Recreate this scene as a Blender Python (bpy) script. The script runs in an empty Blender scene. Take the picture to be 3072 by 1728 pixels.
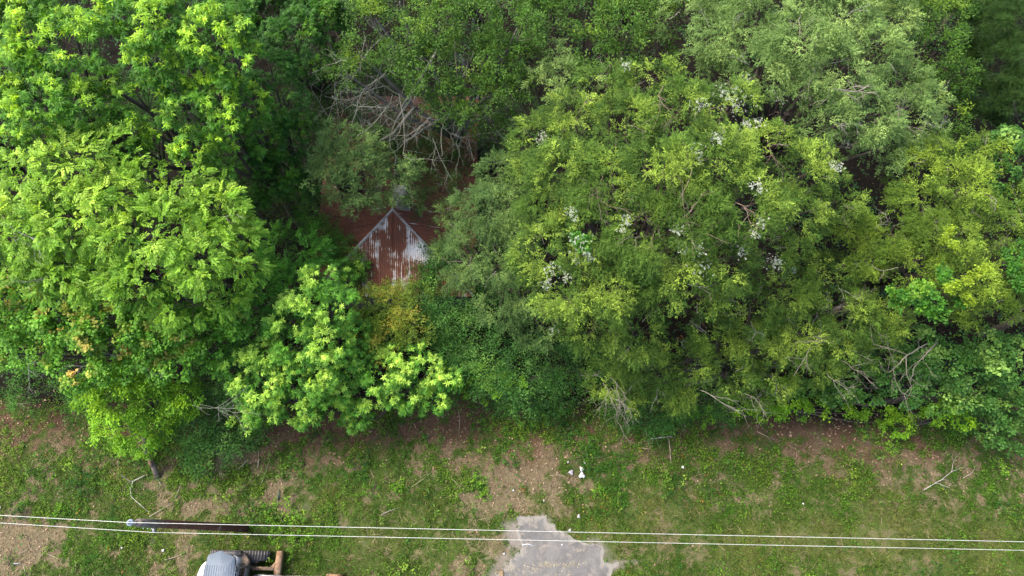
import bpy, math, random
import numpy as np
from mathutils import Vector
random.seed(7)
rng = np.random.default_rng(11)
D2R = math.radians
scene = bpy.context.scene
COL = scene.collection

# ------------------------------------------------------------------ camera
H = 28.0; TILT = D2R(20.4); FPX = 2050.0           # metres, rad, focal length in photo pixels (3072 wide)
cam_d = bpy.data.cameras.new('camera'); cam = bpy.data.objects.new('camera', cam_d); COL.objects.link(cam)
cam.location = (0, 0, H); cam.rotation_euler = (TILT, 0, 0)
cam_d.sensor_width = 36.0; cam_d.lens = 36.0 * FPX / 3072.0
cam_d.clip_start = 0.1; cam_d.clip_end = 6000
scene.camera = cam
# ------------------------------------------------------------------ light
SUN_DIR = Vector((-0.48, 0.22, 0.85)).normalized()  # towards the sun
SUN_EL = math.asin(SUN_DIR.z)
world = bpy.data.worlds.new('World'); scene.world = world; world.use_nodes = True
wn = world.node_tree.nodes; wl = world.node_tree.links; wn.clear()
sky = wn.new('ShaderNodeTexSky'); sky.sky_type = 'NISHITA'; sky.sun_disc = False
sky.sun_elevation = SUN_EL; sky.sun_rotation = math.atan2(SUN_DIR.x, SUN_DIR.y)
sky.air_density = 1.0; sky.dust_density = 4.0; sky.ozone_density = 1.0
bg = wn.new('ShaderNodeBackground'); bg.inputs['Strength'].default_value = 0.15
wo = wn.new('ShaderNodeOutputWorld'); wl.new(sky.outputs[0], bg.inputs[0]); wl.new(bg.outputs[0], wo.inputs[0])
sun_d = bpy.data.lights.new('sun', 'SUN'); sun_d.energy = 1.4; sun_d.angle = D2R(20); sun_d.color = (1.0, 0.95, 0.86)
sun = bpy.data.objects.new('sun', sun_d); COL.objects.link(sun)
sun.rotation_euler = SUN_DIR.to_track_quat('Z', 'Y').to_euler()
scene.view_settings.view_transform = 'Standard'; scene.view_settings.look = 'None'
scene.view_settings.exposure = 2.05; scene.view_settings.gamma = 1.0
scene.view_settings.use_curve_mapping = False
scene.cycles.max_bounces = 6; scene.cycles.diffuse_bounces = 3; scene.cycles.transmission_bounces = 3
scene.cycles.glossy_bounces = 2; scene.cycles.transparent_max_bounces = 4

# ------------------------------------------------------------------ helpers
ST, CT = math.sin(TILT), math.cos(TILT)
def at(u, v, z=0.0):
    """world x, y where the photo pixel (u, v) sees height z"""
    a = np.asarray(u, float) - 1536.0; b = 864.0 - np.asarray(v, float)
    dy = FPX*ST + b*CT; dz = -FPX*CT + b*ST
    s = (z - H) / dz
    return a*s, dy*s
def m_per_px(u, v, z):
    b = 864.0 - v
    return (z - H) / (-FPX*CT + b*ST)
def P(u, v, z=0.0):
    x, y = at(u, v, z); return np.array([float(x), float(y), z])
def uv_of(x, y, z=0.0):
    yy = y; zz = z - H
    d = yy*ST - zz*CT
    return 1536 + FPX*x/d, 864 - FPX*(yy*CT + zz*ST)/d

def hash2(ix, iy, s):
    n = (ix*374761393 + iy*668265263 + s*1274126177) & 0xffffffff
    n = ((n ^ (n >> 13)) * 1274126177) & 0xffffffff
    return ((n ^ (n >> 16)) & 0xffff) / 65535.0
def vnoise(x, y, s=0):
    x = np.asarray(x, float); y = np.asarray(y, float)
    ix = np.floor(x).astype(np.int64); iy = np.floor(y).astype(np.int64)
    fx = x-ix; fy = y-iy; fx = fx*fx*(3-2*fx); fy = fy*fy*(3-2*fy)
    a = hash2(ix, iy, s); b = hash2(ix+1, iy, s); c = hash2(ix, iy+1, s); d = hash2(ix+1, iy+1, s)
    return (a*(1-fx)+b*fx)*(1-fy) + (c*(1-fx)+d*fx)*fy
def fbm(x, y, s=0, o=4):
    r = 0; a = .5; t = 0
    for i in range(o):
        r = r + a*vnoise(x*2**i, y*2**i, s+i*17); t += a; a *= .55
    return r/t

def mesh_np(name, V, F, mat=None, tint=None, smooth=False, extra=None):
    """mesh from numpy arrays; F is (M,k) or a list of such arrays"""
    if not isinstance(F, list): F = [F]
    F = [f for f in F if len(f)]
    me = bpy.data.meshes.new(name)
    me.vertices.add(len(V)); me.vertices.foreach_set('co', np.ascontiguousarray(V, np.float32).ravel())
    nl = sum(f.size for f in F); npoly = sum(len(f) for f in F)
    me.loops.add(nl); me.polygons.add(npoly)
    me.loops.foreach_set('vertex_index', np.concatenate([f.ravel() for f in F]).astype(np.int32))
    tot = np.concatenate([np.full(len(f), f.shape[1], np.int32) for f in F])
    st = np.concatenate([[0], np.cumsum(tot)[:-1]]).astype(np.int32)
    me.polygons.foreach_set('loop_start', st); me.polygons.foreach_set('loop_total', tot)
    if smooth: me.polygons.foreach_set('use_smooth', np.ones(npoly, bool))
    me.update(calc_edges=True)
    if tint is not None:
        at_ = me.color_attributes.new('tint', 'FLOAT_COLOR', 'POINT')
        c = np.ones((len(V), 4), np.float32); c[:, :3] = tint
        at_.data.foreach_set('color', c.ravel())
    if extra:
        for k, val in extra.items():
            a_ = me.attributes.new(k, 'FLOAT', 'POINT'); a_.data.foreach_set('value', np.ascontiguousarray(val, np.float32))
    if mat: me.materials.append(mat)
    return me
def link(name, me, parent=None, loc=None):
    o = bpy.data.objects.new(name, me); COL.objects.link(o)
    if parent is not None: o.parent = parent
    if loc is not None: o.location = loc
    return o
def tag(o, label=None, cat=None, group=None, kind=None):
    if label: o['label'] = label
    if cat: o['category'] = cat
    if group: o['group'] = group
    if kind: o['kind'] = kind
    return o
GROUPS = dict(sweetgum_tree='tall sweetgums at the upper left', hickory_tree='pale hickories at the left', maple_tree='maples at the left', young_sweetgum='young sweetgums at the clearing edge', cedar_tree='cedars of the wood', oak_tree='oaks along the top', water_oak='oaks along the top', privet_shrub='privet shrubs', thicket='thickets at the wood edge', creeping_vine='vines on the golden cedar', bush='bushes', weed='weeds of the clearing', weed_patch='weed patches of the clearing', pine_tree='pines in the top right', stick='sticks lying on the clearing', fallen_branch='fallen branches', paper_scrap='white scraps of litter', crumpled_paper='papers in the litter heap', plastic_strip='plastic strips', power_line='power lines')
def empty(name, loc, label, cat, group=None, rz=0):
    o = bpy.data.objects.new(name, None); COL.objects.link(o); o.location = tuple(loc); o.rotation_euler = (0, 0, rz)
    o.empty_display_size = .3
    group = group or GROUPS.get(name)
    return tag(o, label, cat, group)

class MB:
    """collects boxes, tubes, prisms"""
    def __init__(s): s.v = []; s.q = []; s.t = []; s.n = 0; s.c = []
    def add(s, V, Q=None, T=None, col=(1, 1, 1)):
        V = np.asarray(V, float)
        s.v.append(V); s.c.append(np.tile(np.asarray(col, float), (len(V), 1)))
        if Q is not None and len(Q): s.q.append(np.asarray(Q)+s.n)
        if T is not None and len(T): s.t.append(np.asarray(T)+s.n)
        s.n += len(V)
    def box(s, c, d, rz=0, ry=0, col=(1, 1, 1), taper=1.0):
        x, y, z = np.array(d)/2.0
        V = np.array([(-x,-y,-z),(x,-y,-z),(x,y,-z),(-x,y,-z),(-x*taper,-y*taper,z),(x*taper,-y*taper,z),(x*taper,y*taper,z),(-x*taper,y*taper,z)])
        if ry:
            a, b = math.cos(ry), math.sin(ry); V = V @ np.array([[a,0,-b],[0,1,0],[b,0,a]])
        if rz:
            a, b = math.cos(rz), math.sin(rz); V = V @ np.array([[a,b,0],[-b,a,0],[0,0,1]])
        s.add(V+np.array(c), [(0,3,2,1),(4,5,6,7),(0,1,5,4),(1,2,6,5),(2,3,7,6),(3,0,4,7)], col=col)
    def prism(s, poly, z0, z1, col=(1, 1, 1), inset=0.0):
        """poly: list of (x,y) counter-clockwise"""
        p = np.array(poly, float); n = len(p); c = p.mean(0)
        q = c + (p-c)*(1-inset)
        V = np.vstack([np.c_[p, np.full(n, z0)], np.c_[q, np.full(n, z1)], [[c[0], c[1], z0]], [[c[0], c[1], z1]]])
        Q = [(i, (i+1) % n, n+(i+1) % n, n+i) for i in range(n)]
        T = [(2*n, (i+1) % n, i) for i in range(n)] + [(2*n+1, n+i, n+(i+1) % n) for i in range(n)]
        s.add(V, Q, T, col)
    def sideprism(s, poly, y0, y1, col=(1, 1, 1)):
        """poly in x,z extruded along y"""
        p = np.array(poly, float); n = len(p); c = p.mean(0)
        V = np.vstack([np.c_[p[:, 0], np.full(n, y0), p[:, 1]], np.c_[p[:, 0], np.full(n, y1), p[:, 1]], [[c[0], y0, c[1]]], [[c[0], y1, c[1]]]])
        Q = [(i, (i+1) % n, n+(i+1) % n, n+i) for i in range(n)]
        T = [(2*n, (i+1) % n, i) for i in range(n)] + [(2*n+1, n+i, n+(i+1) % n) for i in range(n)]
        s.add(V, Q, T, col)
    def tube(s, pts, rad, sides=6, col=(1, 1, 1), cap=True):
        pts = np.asarray(pts, float); n = len(pts)
        rad = np.broadcast_to(np.asarray(rad, float), (n,))
        d = np.gradient(pts, axis=0); d /= np.linalg.norm(d, axis=1)[:, None]+1e-9
        ref = np.array([0, 0, 1.0]) if abs(d[:, 2]).mean() < .8 else np.array([1.0, 0, 0])
        a = np.cross(d, ref); a /= np.linalg.norm(a, axis=1)[:, None]+1e-9; b = np.cross(d, a)
        th = np.arange(sides)*2*math.pi/sides
        V = pts[:, None]+rad[:, None, None]*(np.cos(th)[None, :, None]*a[:, None]+np.sin(th)[None, :, None]*b[:, None])
        V = V.reshape(-1, 3); i = np.arange(n-1)[:, None]*sides; j = np.arange(sides)[None]; k = (j+1) % sides
        Q = np.stack([i+j, i+k, i+sides+k, i+sides+j], -1).reshape(-1, 4)
        T = []
        if cap:
            V = np.vstack([V, pts[:1], pts[-1:]]); m = n*sides
            T = [(m, (q+1) % sides, q) for q in range(sides)] + [(m+1, (n-1)*sides+q, (n-1)*sides+(q+1) % sides) for q in range(sides)]
        s.add(V, Q, T, col)
    def mesh(s, name, mat, smooth=False, extra=None):
        V = np.vstack(s.v); F = []
        if s.q: F.append(np.vstack(s.q))
        if s.t: F.append(np.vstack(s.t))
        return mesh_np(name, V, F, mat, np.vstack(s.c), smooth, extra)
    def build(s, name, mat, parent=None, smooth=False, loc=None):
        return link(name, s.mesh(name, mat, smooth), parent, loc)

# ------------------------------------------------------------------ materials
def newmat(name):
    m = bpy.data.materials.new(name); m.use_nodes = True; nt = m.node_tree; nt.nodes.clear()
    return m, nt.nodes, nt.links
def nd(N, t, **kw):
    n = N.new(t)
    for k, v in kw.items():
        if k in n.inputs: n.inputs[k].default_value = v
        else: setattr(n, k, v)
    return n
def mixc(N, L, f, a, b, mode='MIX'):
    n = N.new('ShaderNodeMix'); n.data_type = 'RGBA'; n.blend_type = mode
    for i, x in ((0, f), (6, a), (7, b)):
        if isinstance(x, (int, float)): n.inputs[i].default_value = x
        elif isinstance(x, tuple): n.inputs[i].default_value = (*x, 1)[:4]
        else: L.new(x, n.inputs[i])
    return n.outputs[2]
def maprange(N, L, x, a, b, c=0.0, d=1.0):
    n = N.new('ShaderNodeMapRange'); L.new(x, n.inputs[0])
    for i, v in zip((1, 2, 3, 4), (a, b, c, d)): n.inputs[i].default_value = v
    return n.outputs[0]
def noise(N, L, scale, detail=4, rough=.6, vec=None):
    n = nd(N, 'ShaderNodeTexNoise', Scale=scale, Detail=detail, Roughness=rough)
    if vec is None:
        tc = N.new('ShaderNodeTexCoord'); vec = tc.outputs['Object']
    L.new(vec, n.inputs['Vector']); return n.outputs[0]
def foliage_mat(name, rough=.55, spec=.2, trans=.42, tcol=(1.3, 1.15, .4)):
    m, N, L = newmat(name)
    a = nd(N, 'ShaderNodeAttribute', attribute_name='tint')
    nz = noise(N, L, 1.1, 3)
    c = mixc(N, L, 1.0, a.outputs['Color'], (1, 1, 1), 'MULTIPLY')
    hs = N.new('ShaderNodeHueSaturation'); L.new(c, hs.inputs['Color'])
    L.new(maprange(N, L, nz, .3, .7, .82, 1.18), hs.inputs['Value'])
    p = nd(N, 'ShaderNodeBsdfPrincipled', Roughness=rough)
    p.inputs['Specular IOR Level'].default_value = spec
    L.new(hs.outputs[0], p.inputs['Base Color'])
    t = N.new('ShaderNodeBsdfTranslucent')
    L.new(mixc(N, L, 1.0, hs.outputs[0], tcol, 'MULTIPLY'), t.inputs[0])
    mx = N.new('ShaderNodeMixShader'); mx.inputs[0].default_value = trans
    o = N.new('ShaderNodeOutputMaterial')
    L.new(p.outputs[0], mx.inputs[1]); L.new(t.outputs[0], mx.inputs[2]); L.new(mx.outputs[0], o.inputs[0])
    return m
def tint_mat(name, rough=.8, metal=0.0, spec=.3, nscale=8.0, namp=.25, bump=.0, color=(.54, .53, .52), stretch=None, dirt=None, dirt_lo=.5, dirt_hi=.62, dscale=2.0):
    m, N, L = newmat(name)
    a = nd(N, 'ShaderNodeAttribute', attribute_name='tint')
    vec = None
    if stretch:
        tc = N.new('ShaderNodeTexCoord'); mp = N.new('ShaderNodeMapping'); mp.inputs['Scale'].default_value = stretch
        L.new(tc.outputs['Object'], mp.inputs[0]); vec = mp.outputs[0]
    nz = noise(N, L, nscale, 5, .65, vec)
    c = mixc(N, L, 1.0, a.outputs['Color'], color, 'MULTIPLY')
    if dirt:
        dz = noise(N, L, dscale, 6, .7)
        c = mixc(N, L, maprange(N, L, dz, dirt_lo, dirt_hi), c, dirt)
    hs = N.new('ShaderNodeHueSaturation'); L.new(c, hs.inputs['Color'])
    L.new(maprange(N, L, nz, .25, .75, 1-namp, 1+namp), hs.inputs['Value'])
    p = nd(N, 'ShaderNodeBsdfPrincipled', Roughness=rough, Metallic=metal)
    p.inputs['Specular IOR Level'].default_value = spec
    L.new(hs.outputs[0], p.inputs['Base Color'])
    if bump:
        b = N.new('ShaderNodeBump'); b.inputs['Strength'].default_value = bump; b.inputs['Distance'].default_value = .02
        L.new(nz, b.inputs['Height']); L.new(b.outputs[0], p.inputs['Normal'])
    o = N.new('ShaderNodeOutputMaterial'); L.new(p.outputs[0], o.inputs[0])
    return m
LEAF = foliage_mat('broad leaf')
CEDAR = foliage_mat('cedar scale leaf', .75, .12, .35)
WEED = foliage_mat('weed leaf', .65, .12, .35)
BARK = tint_mat('bark', .9, 0, .15, 6, .45, .6)
TWIG = tint_mat('twig', .9, 0, .1, 5, .3)
LITTER = tint_mat('litter', .9, 0, .1, 3, .3, color=(.66, .64, .56))

# ------------------------------------------------------------------ ground cover map (in photo pixels at z = 0)
BROWN_ = [(90,1270,140,60,1),(330,1190,160,40,.8),(930,1300,190,45,1.1),(760,1370,120,50,1),(700,1520,150,30,.9),(50,1640,110,110,1.3),
 (105,1480,45,90,1.1),(1600,1420,140,80,1.3),(1500,1500,90,50,1.1),(1640,1510,120,40,.8),(2020,1300,190,60,1.0),(2400,1300,230,60,.9),
 (2820,1390,170,45,1.1),(2920,1510,150,40,.9),(1500,1650,60,60,1.1),(1440,1710,90,40,1.1),(330,1650,120,25,1.0),(620,1530,110,22,.9),
 (1850,1200,120,40,1.0),(2300,1200,150,40,.9),(1750,1250,80,40,.8),(1500,1220,120,50,.9),(1280,1290,120,40,.8),(560,1400,120,30,.7),
 (480,1480,80,30,.6),(1950,1640,80,40,.5),(2380,1500,120,30,.5),(2600,1600,180,30,.4),(2600,1700,220,30,.6),(2000,1700,90,60,.6),
 (800,1340,90,70,.6),(1150,1240,80,40,.8),(250,1280,70,30,.6), (1000,1380,110,30,.5), (860,1480,70,30,.6)]
BROWN = [(a, b, c, d, w*.86) for a, b, c, d, w in BROWN_]
LUSH = [(1760,1390,70,70,1.3),(1840,1450,60,110,1.0),(1100,1420,70,60,.9),(1350,1380,120,70,.7),(870,1575,110,35,1.3),(1430,1470,60,40,.8),
 (560,1440,110,30,.5),(2000,1430,260,40,.7),(1560,1280,80,40,.8),(450,1370,130,40,.9),(700,1390,60,60,.6),(850,1390,70,40,.8),
 (250,1450,80,60,.9),(60,1420,50,60,.7),(170,1540,60,60,.7),(2250,1400,200,60,.5),(1950,1260,70,60,.8),(2700,1330,200,30,.7),
 (3000,1400,80,40,.6),(400,1620,120,30,.4),(620,1480,90,30,.8),(2560,1440,200,30,.4),(1720,1240,130,30,.8)]
GRASS = [(1200,1620,330,70,1.1),(2500,1620,800,130,1.2),(1050,1500,150,50,.6),(450,1600,250,60,.5),(900,1700,200,60,.8),(1350,1560,150,60,.8)]
def blobs(u, v, L):
    r = np.zeros_like(u)
    for (a, b, c, d, w) in L: r = np.maximum(r, w*np.exp(-((u-a)/c)**2*.8-((v-b)/d)**2*.8))
    return r
def cover(x, y):
    u, v = uv_of(x, y); n1 = fbm(x*.55, y*.55, 3); n2 = fbm(x*1.9, y*1.9, 9, 3)
    n3 = fbm(x*3.6, y*3.6, 15, 3); nn = (n1-.5)*1.8+(n2-.5)*2.0+(n3-.5)*2.0
    br = np.clip(blobs(u, v, BROWN)*1.05+nn*.9-.28, 0, 1)
    lu = np.clip(blobs(u, v, LUSH)*1.0-nn*.8-.15, 0, 1)
    gr = np.clip(blobs(u, v, GRASS)-.1, 0, 1)
    # under the wood: mask for leaf litter darkened as canopy shade
    zone = np.exp(-((v-1330)/110)**2)*(.22+.0*u)*np.where(u < 1650, 1, 1.15); br = np.clip(br+zone, 0, 1)
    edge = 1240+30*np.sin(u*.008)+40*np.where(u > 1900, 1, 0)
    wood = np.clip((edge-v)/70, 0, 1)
    return u, v, br, lu, gr, wood
DRIVE = [(1552,1548),(1640,1547),(1665,1590),(1712,1607),(1745,1628),(1800,1634),(1812,1650),(1808,1670),(1826,1688),(1860,1690),(1838,1716),(1830,1760),(1835,1900),(1460,1900),(1470,1745),(1500,1712),(1540,1680),(1560,1655),(1556,1630),(1550,1600),(1556,1578)]
def in_poly(px, py, poly):
    r = np.zeros(px.shape, bool); n = len(poly)
    for i in range(n):
        x1, y1 = poly[i]; x2, y2 = poly[(i+1) % n]
        c = ((y1 > py) != (y2 > py)) & (px < (x2-x1)*(py-y1)/(y2-y1+1e-9)+x1)
        r ^= c
    return r
def sand_mask(u, v, x, y):
    n = (fbm(x*1.6, y*1.6, 31)-.5)
    d = blobs(u, v, [(1545,1620,40,50,1.2),(1650,1560,50,16,.6),(1560,1690,80,60,1.0),(1700,1660,120,40,1.0),(1845,1700,45,14,1.0),(1500,1740,50,50,.9),(1740,1740,100,60,1.0),(1880,1685,50,8,1.0)])
    return np.clip((d+n*1.3-.35)*1.8, 0, 1)
def gz(x, y):
    return (fbm(x*.35, y*.35, 5)-.5)*.22+(fbm(x*1.5, y*1.5, 6, 3)-.5)*.07

# ------------------------------------------------------------------ ground
def axis(lo, hi, st, far):
    c = list(np.arange(lo, hi+1e-6, st)); s = st; a = lo; b = hi; pre = []; post = []
    while b < far:
        s *= 1.22; b += s; a -= s; pre.append(a); post.append(b)
    return np.array(pre[::-1]+c+post)
gx = axis(-26, 26, .11, 1500); gy = axis(-5, 9.5, .10, 1500)
X, Y = np.meshgrid(gx, gy); X = X.ravel(); Y = Y.ravel()
Z = gz(X, Y)*np.exp(-(np.maximum(0, np.hypot(X, Y)-60)/80)**2)
u, v, br, lu, gr, wood = cover(X, Y); sa = sand_mask(u, v, X, Y)
far = np.hypot(X, Y) > 60
for a in (br, lu, sa): a[far] = 0
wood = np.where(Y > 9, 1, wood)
nx, ny = len(gx), len(gy)
I = (np.arange(ny-1)[:, None]*nx+np.arange(nx-1)[None]).ravel()
F = np.stack([I, I+1, I+nx+1, I+nx], -1)
def ground_mat():
    m, N, L = newmat('ground soil and turf')
    A = {k: nd(N, 'ShaderNodeAttribute', attribute_name=k).outputs['Fac'] for k in ('brown', 'lush', 'grass', 'wood', 'sand')}
    n1 = noise(N, L, 2.2, 8, .75); n2 = noise(N, L, 9, 6, .8); n3 = noise(N, L, 30, 4, .8)
    g = mixc(N, L, maprange(N, L, n2, .35, .65), (.022, .040, .010), (.066, .092, .024))
    soil = mixc(N, L, maprange(N, L, n2, .3, .7), (.050, .036, .026), (.20, .158, .118))
    soil = mixc(N, L, maprange(N, L, n3, .52, .75), soil, (.30, .235, .17))
    mm = N.new('ShaderNodeMath'); mm.operation = 'ADD'; L.new(A['brown'], mm.inputs[0])
    L.new(maprange(N, L, n1, .40, .68, -.15, .75), mm.inputs[1])
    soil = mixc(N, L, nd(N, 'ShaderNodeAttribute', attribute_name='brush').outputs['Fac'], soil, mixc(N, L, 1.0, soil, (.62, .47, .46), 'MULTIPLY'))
    c = mixc(N, L, maprange(N, L, mm.outputs[0], .34, .60), g, soil)
    gs = mixc(N, L, maprange(N, L, n2, .3, .7), (.048, .072, .018), (.115, .125, .048))
    mg = N.new('ShaderNodeMath'); mg.operation = 'MULTIPLY'; L.new(A['grass'], mg.inputs[0]); L.new(maprange(N, L, n1, .3, .6, 1, .4), mg.inputs[1])
    c = mixc(N, L, mg.outputs[0], c, gs)
    c = mixc(N, L, A['lush'], c, (.03, .055, .010))
    lit = mixc(N, L, maprange(N, L, n2, .3, .7), (.004, .0035, .0025), (.012, .009, .0065))  # near-black litter: canopy shade painted into the floor colour
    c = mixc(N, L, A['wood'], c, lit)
    sd = mixc(N, L, maprange(N, L, n2, .3, .7), (.105, .090, .074), (.165, .148, .126))
    c = mixc(N, L, 1.0, c, (.64, .67, .50), 'MULTIPLY')
    n4 = noise(N, L, 55, 3, .8); n5 = noise(N, L, 17, 5, .85)
    hs = N.new('ShaderNodeHueSaturation'); L.new(c, hs.inputs['Color']); L.new(maprange(N, L, n4, .3, .7, .45, 1.6), hs.inputs['Value']); L.new(maprange(N, L, n5, .3, .7, .475, .515), hs.inputs['Hue']); c = hs.outputs[0]
    c = mixc(N, L, A['sand'], c, sd)
    p = nd(N, 'ShaderNodeBsdfPrincipled', Roughness=.95); p.inputs['Specular IOR Level'].default_value = .1
    L.new(c, p.inputs['Base Color'])
    b = N.new('ShaderNodeBump'); b.inputs['Strength'].default_value = .8; b.inputs['Distance'].default_value = .04
    L.new(n2, b.inputs['Height']); L.new(b.outputs[0], p.inputs['Normal'])
    o = N.new('ShaderNodeOutputMaterial'); L.new(p.outputs[0], o.inputs[0]); return m
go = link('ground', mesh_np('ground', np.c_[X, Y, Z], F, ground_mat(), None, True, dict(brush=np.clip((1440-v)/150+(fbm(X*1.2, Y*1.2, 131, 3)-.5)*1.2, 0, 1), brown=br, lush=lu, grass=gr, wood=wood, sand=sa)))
tag(go, kind='structure')

# driveway: a broken slab end, its own thin sheet following the ground
dp = []
for i in range(len(DRIVE)):
    a = np.array(DRIVE[i]); b = np.array(DRIVE[(i+1) % len(DRIVE)]); n = max(1, int(np.linalg.norm(b-a)/6))
    for k in range(n):
        q = a+(b-a)*k/n; nz = (fbm(np.array([q[0]*.05]), np.array([q[1]*.05]), 77, 5)[0]-.5)
        dp.append(q+np.array([nz*30, (fbm(np.array([q[0]*.05]), np.array([q[1]*.05]), 78, 5)[0]-.5)*28]))
dx = np.arange(-2, 5.2, .022); dy_ = np.arange(-3.5, 1.4, .022)
DX, DY = np.meshgrid(dx, dy_); uu, vv = uv_of(DX, DY)
ins = in_poly(uu, vv, dp)
idx = -np.ones(DX.shape, int); keep = ins; idx[keep] = np.arange(keep.sum())
dvz = gz(DX[keep], DY[keep])*1.0+.012
ok = keep[:-1, :-1] & keep[1:, :-1] & keep[:-1, 1:] & keep[1:, 1:]
F = np.stack([idx[:-1, :-1][ok], idx[:-1, 1:][ok], idx[1:, 1:][ok], idx[1:, :-1][ok]], -1)
du, dvv = uu[keep], vv[keep]; dist = np.full(du.shape, 1e9); dpa = np.array(dp)
for i in range(len(dpa)):
    a = dpa[i]; b = dpa[(i+1) % len(dpa)]; ab = b-a; t = np.clip(((du-a[0])*ab[0]+(dvv-a[1])*ab[1])/(ab@ab+1e-9), 0, 1)
    dist = np.minimum(dist, np.hypot(du-a[0]-ab[0]*t, dvv-a[1]-ab[1]*t))
dust = np.clip(1-dist/(6+46*np.clip(fbm(DX[keep]*2.2, DY[keep]*2.2, 91, 5)-.28, 0, 1)), 0, 1)
def drive_mat():
    m, N, L = newmat('weathered asphalt')
    n1 = noise(N, L, .9, 7, .7); n2 = noise(N, L, 14, 6, .8); n3 = noise(N, L, 2.5, 8, .75)
    c = mixc(N, L, maprange(N, L, n1, .35, .65), (.070, .068, .065), (.108, .103, .096))
    c = mixc(N, L, maprange(N, L, n3, .52, .64), c, (.150, .132, .110))
    c = mixc(N, L, maprange(N, L, nd(N, 'ShaderNodeAttribute', attribute_name='dust').outputs['Fac'], .0, .5), c, (.150, .137, .118))
    n6 = noise(N, L, 60, 4, .8); c = mixc(N, L, maprange(N, L, n6, .60, .72, 0, .6), c, (.16, .155, .145))
    hs = N.new('ShaderNodeHueSaturation'); L.new(c, hs.inputs['Color']); L.new(maprange(N, L, n2, .3, .7, .78, 1.22), hs.inputs['Value'])
    p = nd(N, 'ShaderNodeBsdfPrincipled', Roughness=.9); p.inputs['Specular IOR Level'].default_value = .15; L.new(hs.outputs[0], p.inputs['Base Color'])
    b = N.new('ShaderNodeBump'); b.inputs['Strength'].default_value = .5; b.inputs['Distance'].default_value = .01
    L.new(n2, b.inputs['Height']); L.new(b.outputs[0], p.inputs['Normal'])
    o = N.new('ShaderNodeOutputMaterial'); L.new(p.outputs[0], o.inputs[0]); return m
tag(link('driveway', mesh_np('driveway', np.c_[DX[keep], DY[keep], dvz], F, drive_mat(), None, True, dict(dust=dust))), kind='structure')

# ------------------------------------------------------------------ leaf templates
def leaf(o, d, n, L, w, fold=.12):
    """one diamond leaf: 4 verts"""
    o = np.array(o, float); d = np.array(d, float); d /= np.linalg.norm(d); s = np.cross(n, d); s /= np.linalg.norm(s)+1e-9; nn = np.cross(d, s)
    return np.array([o, o+d*L*.5+s*w*.5+nn*fold*w, o+d*L-nn*fold*L*.8, o+d*L*.5-s*w*.5+nn*fold*w])
def tpl_from(leaves):
    V = np.vstack(leaves); n = len(leaves)
    return V, (np.arange(n)[:, None]*4+np.arange(4)[None])
R_ = random.Random(3)
def j(s): return R_.uniform(-s, s)
def t_star():
    Ls = []; n = R_.randint(6, 7); a0 = j(3)
    for k in range(n):
        a = a0+k*2*math.pi/n+j(.25); dr = -.35+j(.25)
        Ls.append(leaf((0, 0, 0), (math.cos(a), math.sin(a), dr), (0, 0, 1), R_.uniform(.75, 1.05), R_.uniform(.22, .30)))
    for k in range(2):
        a = a0+.4+k*2.57+j(.3)
        Ls.append(leaf((0, 0, .06), (math.cos(a), math.sin(a), .35+j(.3)), (0, 0, 1), R_.uniform(.4, .6), .17))
    return tpl_from(Ls)
def t_pinnate(n=9, lw=.42, L=.42):
    Ls = []
    for k in range(n):
        t = .15+.85*k/(n-1); s = 1 if k % 2 else -1; a = s*(1.0-.45*t)+j(.2)
        Ls.append(leaf((t, 0, -.18*t*t), (math.cos(a), math.sin(a), -.25+j(.3)), (j(.3), j(.3), 1), L*R_.uniform(.8, 1.15), L*lw*R_.uniform(.85, 1.15)))
    return tpl_from(Ls)
def t_clump(n=8, L=.55, w=.8, sp=.45):
    Ls = []
    for k in range(n):
        a = R_.uniform(0, 6.28); r = R_.uniform(0, sp)
        Ls.append(leaf((r*math.cos(a), r*math.sin(a), j(.25)), (math.cos(a+j(.6)), math.sin(a+j(.6)), j(.45)-.15), (j(.5), j(.5), 1), L*R_.uniform(.7, 1.2), L*w*R_.uniform(.8, 1.1)))
    return tpl_from(Ls)
def t_twig(n=16, L=.22, w=.42):
    Ls = []
    for k in range(n):
        t = R_.uniform(-.1, 1); a = R_.uniform(0, 6.28)
        Ls.append(leaf((t, j(.28), j(.2)-.1*t), (math.cos(a)+.5, math.sin(a), j(.6)), (j(.7), j(.7), 1), L*R_.uniform(.7, 1.3), L*w*R_.uniform(.8, 1.2)))
    return tpl_from(Ls)
def t_plume(n=26):
    """a cedar spray: side twigs off a curving axis, each a few slim shards"""
    V = []
    for k in range(n):
        t = R_.uniform(.0, 1); s = R_.choice((-1, 1)); a = s*(.85-.45*t)+j(.75)
        off = R_.uniform(0, .38)*(1.1-t)
        o = np.array([t+off*math.cos(a), off*math.sin(a), -.30*t*t+j(.09)])
        d = np.array([math.cos(a), math.sin(a), -.35*t+j(.4)]); d /= np.linalg.norm(d)
        L = R_.uniform(.12, .28)*(1.1-.35*t); w = R_.uniform(.06, .10)
        sd = np.cross(d, [j(.6), j(.6), 1.0]); sd /= np.linalg.norm(sd)
        V += [o-sd*w*.5, o+sd*w*.5, o+d*L]
    return np.array(V), np.arange(3*n).reshape(-1, 3)
def t_pine(n=60):
    V = []
    for k in range(n):
        d = np.array([R_.gauss(.6, .6), R_.gauss(0, .6), R_.gauss(.2, .5)]); d /= np.linalg.norm(d)
        sd = np.cross(d, [j(1), j(1), 1.0]); sd /= np.linalg.norm(sd); L = R_.uniform(.6, 1); o = np.array([R_.uniform(-.4, .2), j(.1), j(.1)])
        V += [o-sd*.014, o+sd*.014, o+d*L]
    return np.array(V), np.arange(3*n).reshape(-1, 3)
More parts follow.
